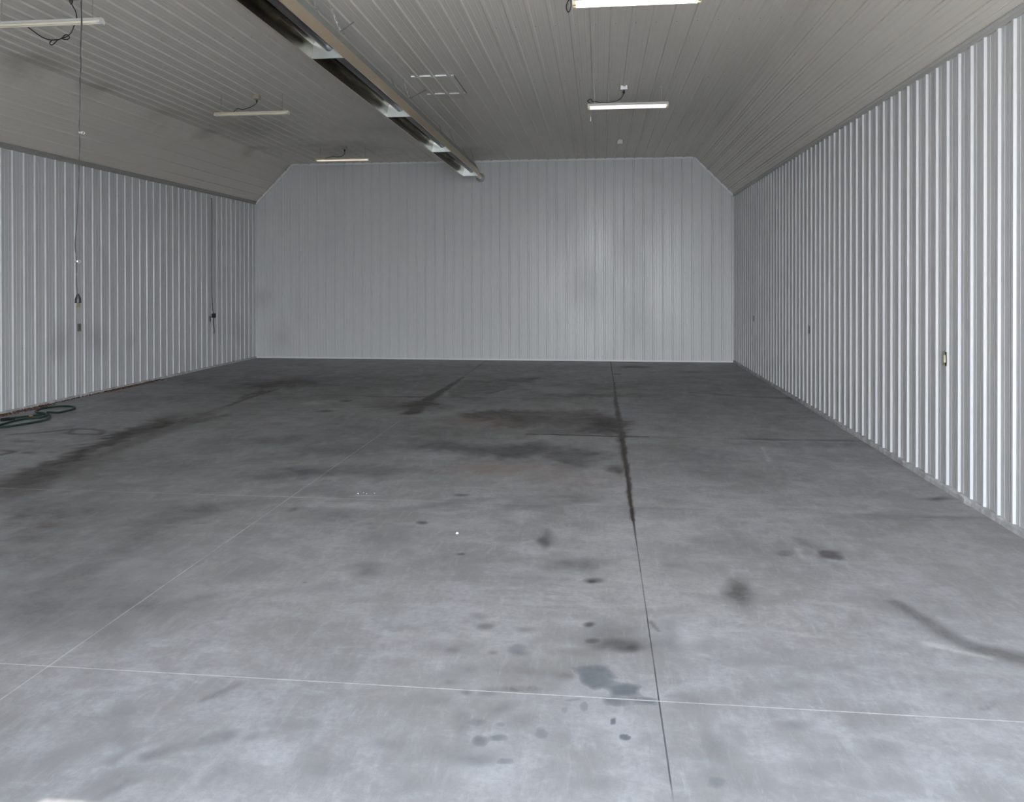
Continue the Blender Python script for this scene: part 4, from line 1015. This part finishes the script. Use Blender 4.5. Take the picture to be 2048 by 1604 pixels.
# ------------------------------------------------------------------ garden hose
HOSE_S = [
    (-7.834, 10.33, 0.03),
    (-7.8326, 10.3327, 0.0305),
    (-7.8308, 10.3352, 0.0314),
    (-7.8285, 10.3399, 0.0322),
    (-7.8256, 10.3488, 0.0319),
    (-7.822, 10.364, 0.03),
    (-7.8174, 10.3868, 0.0254),
    (-7.8119, 10.4157, 0.0187),
    (-7.806, 10.4489, 0.0113),
    (-7.8002, 10.4846, 0.0046),
    (-7.795, 10.521, 0),
    (-7.7895, 10.5591, 0),
    (-7.7834, 10.6001, 0),
    (-7.778, 10.6424, 0),
    (-7.7747, 10.6846, 0),
    (-7.775, 10.725, 0),
    (-7.7782, 10.764, 0),
    (-7.7834, 10.8027, 0),
    (-7.7915, 10.8404, 0),
    (-7.8034, 10.8767, 0),
    (-7.82, 10.911, 0),
    (-7.8427, 10.9446, 0),
    (-7.8709, 10.9779, 0),
    (-7.9024, 11.0089, 0),
    (-7.9352, 11.0356, 0),
    (-7.967, 11.056, 0),
    (-7.9986, 11.0702, 0),
    (-8.0315, 11.0794, 0),
    (-8.0645, 11.0836, 0),
    (-8.0964, 11.0828, 0),
    (-8.126, 11.077, 0),
    (-8.1541, 11.0648, 0),
    (-8.1814, 11.0464, 0),
    (-8.2068, 11.0236, 0),
    (-8.2294, 10.9982, 0),
    (-8.248, 10.972, 0),
    (-8.2631, 10.9451, 0),
    (-8.2753, 10.9162, 0),
    (-8.284, 10.8853, 0),
    (-8.2888, 10.8526, 0),
    (-8.289, 10.818, 0),
    (-8.284, 10.7797, 0),
    (-8.2741, 10.7377, 0),
    (-8.2603, 10.6947, 0),
    (-8.2436, 10.6535, 0),
    (-8.225, 10.617, 0),
    (-8.2033, 10.5847, 0),
    (-8.178, 10.5547, 0),
    (-8.1506, 10.5276, 0),
    (-8.1227, 10.5042, 0),
    (-8.096, 10.485, 0),
    (-8.0708, 10.4725, 0),
    (-8.0461, 10.4662, 0),
    (-8.0213, 10.4625, 0),
    (-7.9958, 10.4577, 0),
    (-7.969, 10.448, 0),
    (-7.9405, 10.4337, 0),
    (-7.9107, 10.4173, 0),
    (-7.8803, 10.3983, 0),
    (-7.8498, 10.3767, 0),
    (-7.82, 10.352, 0),
    (-7.7904, 10.3239, 0),
    (-7.7606, 10.2925, 0),
    (-7.7312, 10.2585, 0),
    (-7.7028, 10.2225, 0),
    (-7.676, 10.185, 0),
    (-7.6494, 10.1443, 0),
    (-7.6227, 10.1001, 0),
    (-7.5979, 10.0549, 0),
    (-7.577, 10.0113, 0),
    (-7.562, 9.972, 0),
    (-7.5539, 9.9387, 0),
    (-7.5512, 9.9097, 0),
    (-7.5528, 9.8823, 0),
    (-7.5571, 9.8539, 0),
    (-7.563, 9.822, 0),
    (-7.5712, 9.7854, 0),
    (-7.5827, 9.7459, 0),
    (-7.5962, 9.7051, 0),
    (-7.6104, 9.6646, 0),
    (-7.624, 9.626, 0),
    (-7.6371, 9.5882, 0),
    (-7.6506, 9.5501, 0),
    (-7.6642, 9.5134, 0),
    (-7.6781, 9.4798, 0),
    (-7.692, 9.451, 0),
    (-7.7059, 9.4289, 0),
    (-7.7198, 9.4125, 0),
    (-7.7338, 9.3987, 0),
    (-7.7482, 9.3849, 0),
    (-7.763, 9.368, 0),
    (-7.7783, 9.3466, 0),
    (-7.794, 9.3227, 0),
    (-7.8101, 9.2984, 0),
    (-7.8264, 9.2761, 0),
    (-7.843, 9.258, 0),
    (-7.8604, 9.2428, 0),
    (-7.8785, 9.229, 0),
    (-7.8967, 9.2185, 0),
    (-7.9142, 9.2135, 0),
    (-7.93, 9.216, 0),
    (-7.9458, 9.2287, 0),
    (-7.9621, 9.2503, 0),
    (-7.9766, 9.2766, 0),
    (-7.987, 9.3036, 0),
    (-7.991, 9.327, 0),
    (-7.9864, 9.3465, 0),
    (-7.9748, 9.3647, 0),
    (-7.9594, 9.3824, 0),
    (-7.9437, 9.4003, 0),
    (-7.931, 9.419, 0),
    (-7.9202, 9.436, 0),
    (-7.9091, 9.4509, 0),
    (-7.8992, 9.4674, 0),
    (-7.8923, 9.4895, 0),
    (-7.89, 9.521, 0),
    (-7.8948, 9.5663, 0),
    (-7.9057, 9.6227, 0),
    (-7.9188, 9.6838, 0),
    (-7.9302, 9.7431, 0),
    (-7.936, 9.794, 0),
    (-7.9361, 9.8365, 0),
    (-7.9331, 9.8749, 0),
    (-7.9272, 9.9094, 0),
    (-7.9184, 9.94, 0),
    (-7.907, 9.967, 0),
    (-7.8914, 9.9889, 0),
    (-7.8717, 10.0056, 0),
    (-7.8499, 10.0193, 0),
    (-7.8282, 10.032, 0),
    (-7.809, 10.046, 0),
    (-7.7911, 10.0607, 0.0008),
    (-7.7731, 10.0748, 0.002),
    (-7.7566, 10.0889, 0.0033),
    (-7.743, 10.1037, 0.0047),
    (-7.734, 10.12, 0.006),
    (-7.7299, 10.1385, 0.0073),
    (-7.7297, 10.1587, 0.0087),
    (-7.7328, 10.1795, 0.01),
    (-7.7388, 10.1997, 0.0112),
    (-7.747, 10.218, 0.012),
    (-7.7589, 10.236, 0.0124),
    (-7.7747, 10.2544, 0.0124),
    (-7.7925, 10.271, 0.0123),
    (-7.8103, 10.2836, 0.0121),
    (-7.826, 10.29, 0.012),
    (-7.8395, 10.2888, 0.012),
    (-7.8521, 10.2816, 0.012),
    (-7.864, 10.2702, 0.012),
    (-7.8756, 10.2567, 0.012),
    (-7.887, 10.243, 0.012),
    (-7.8978, 10.2289, 0.012),
    (-7.908, 10.2133, 0.012),
    (-7.918, 10.1961, 0.012),
    (-7.9284, 10.1777, 0.012),
    (-7.94, 10.158, 0.012),
    (-7.9534, 10.1357, 0.012),
    (-7.9682, 10.1107, 0.012),
    (-7.9833, 10.0852, 0.012),
    (-7.9976, 10.0612, 0.012),
    (-8.01, 10.041, 0.012),
    (-8.0207, 10.0245, 0.012),
    (-8.0305, 10.0104, 0.012),
    (-8.0389, 9.9986, 0.012),
    (-8.0459, 9.9891, 0.012),
    (-8.051, 9.982, 0.012)]

t = thing('garden_hose', 'dark green garden hose lying in loops beside the left wall', 'hose', (-8.0, 10.3, 0))
O = Vector(t.location)
hr = .014
bm = bmesh.new(); tube(bm, [Vector((x, y, hr + dz)) - O for x, y, dz in HOSE_S], hr, 9); link('hose', bm, M_hose, t, True)
e = Vector((HOSE_S[-1][0], HOSE_S[-1][1], .02)); d = (e - Vector((HOSE_S[-6][0], HOSE_S[-6][1], .02))).normalized()
bm = bmesh.new(); tube(bm, [e - O, e + d * .05 - O, e + d * .06 - O, e + d * .16 - O, e + d * .17 - O], [.019, .019, .024, .024, .014], 12); link('nozzle', bm, M_black, t, True)
bm = bmesh.new(); s_ = e - d * .22; tube(bm, [s_ - O, s_ + d * .05 - O], .018, 12); link('coupling', bm, M_brass, t, True)

# ------------------------------------------------------------------ scraps on the slab
CRUMBS = [(-2.152, 6.801), (-2.113, 6.839), (-2.076, 6.809), (-2.01, 6.833)]
def scrap(x, y, s, label, seed, group=None):
    r = random.Random(seed); bm = bmesh.new()
    bmesh.ops.create_icosphere(bm, subdivisions=2, radius=s)
    for v in bm.verts: v.co *= r.uniform(.75, 1.15); v.co.z = v.co.z * .6 + s * .55
    for v in bm.verts: v.co.z = max(v.co.z, 0)
    o = link('white_scrap', bm, M_paper, None, True, (x, y, .0)); tag(o, label, 'scrap', group)
scrap(-1.068, 5.80, .012, 'lone small white crumb in the middle of the pale floor', 1)
for q, (x, y) in enumerate(CRUMBS):
    scrap(x, y, .0055 if q else .008, 'tiny white crumb in a short row along the floor joint', 2 + q, 'white crumbs along the joint')
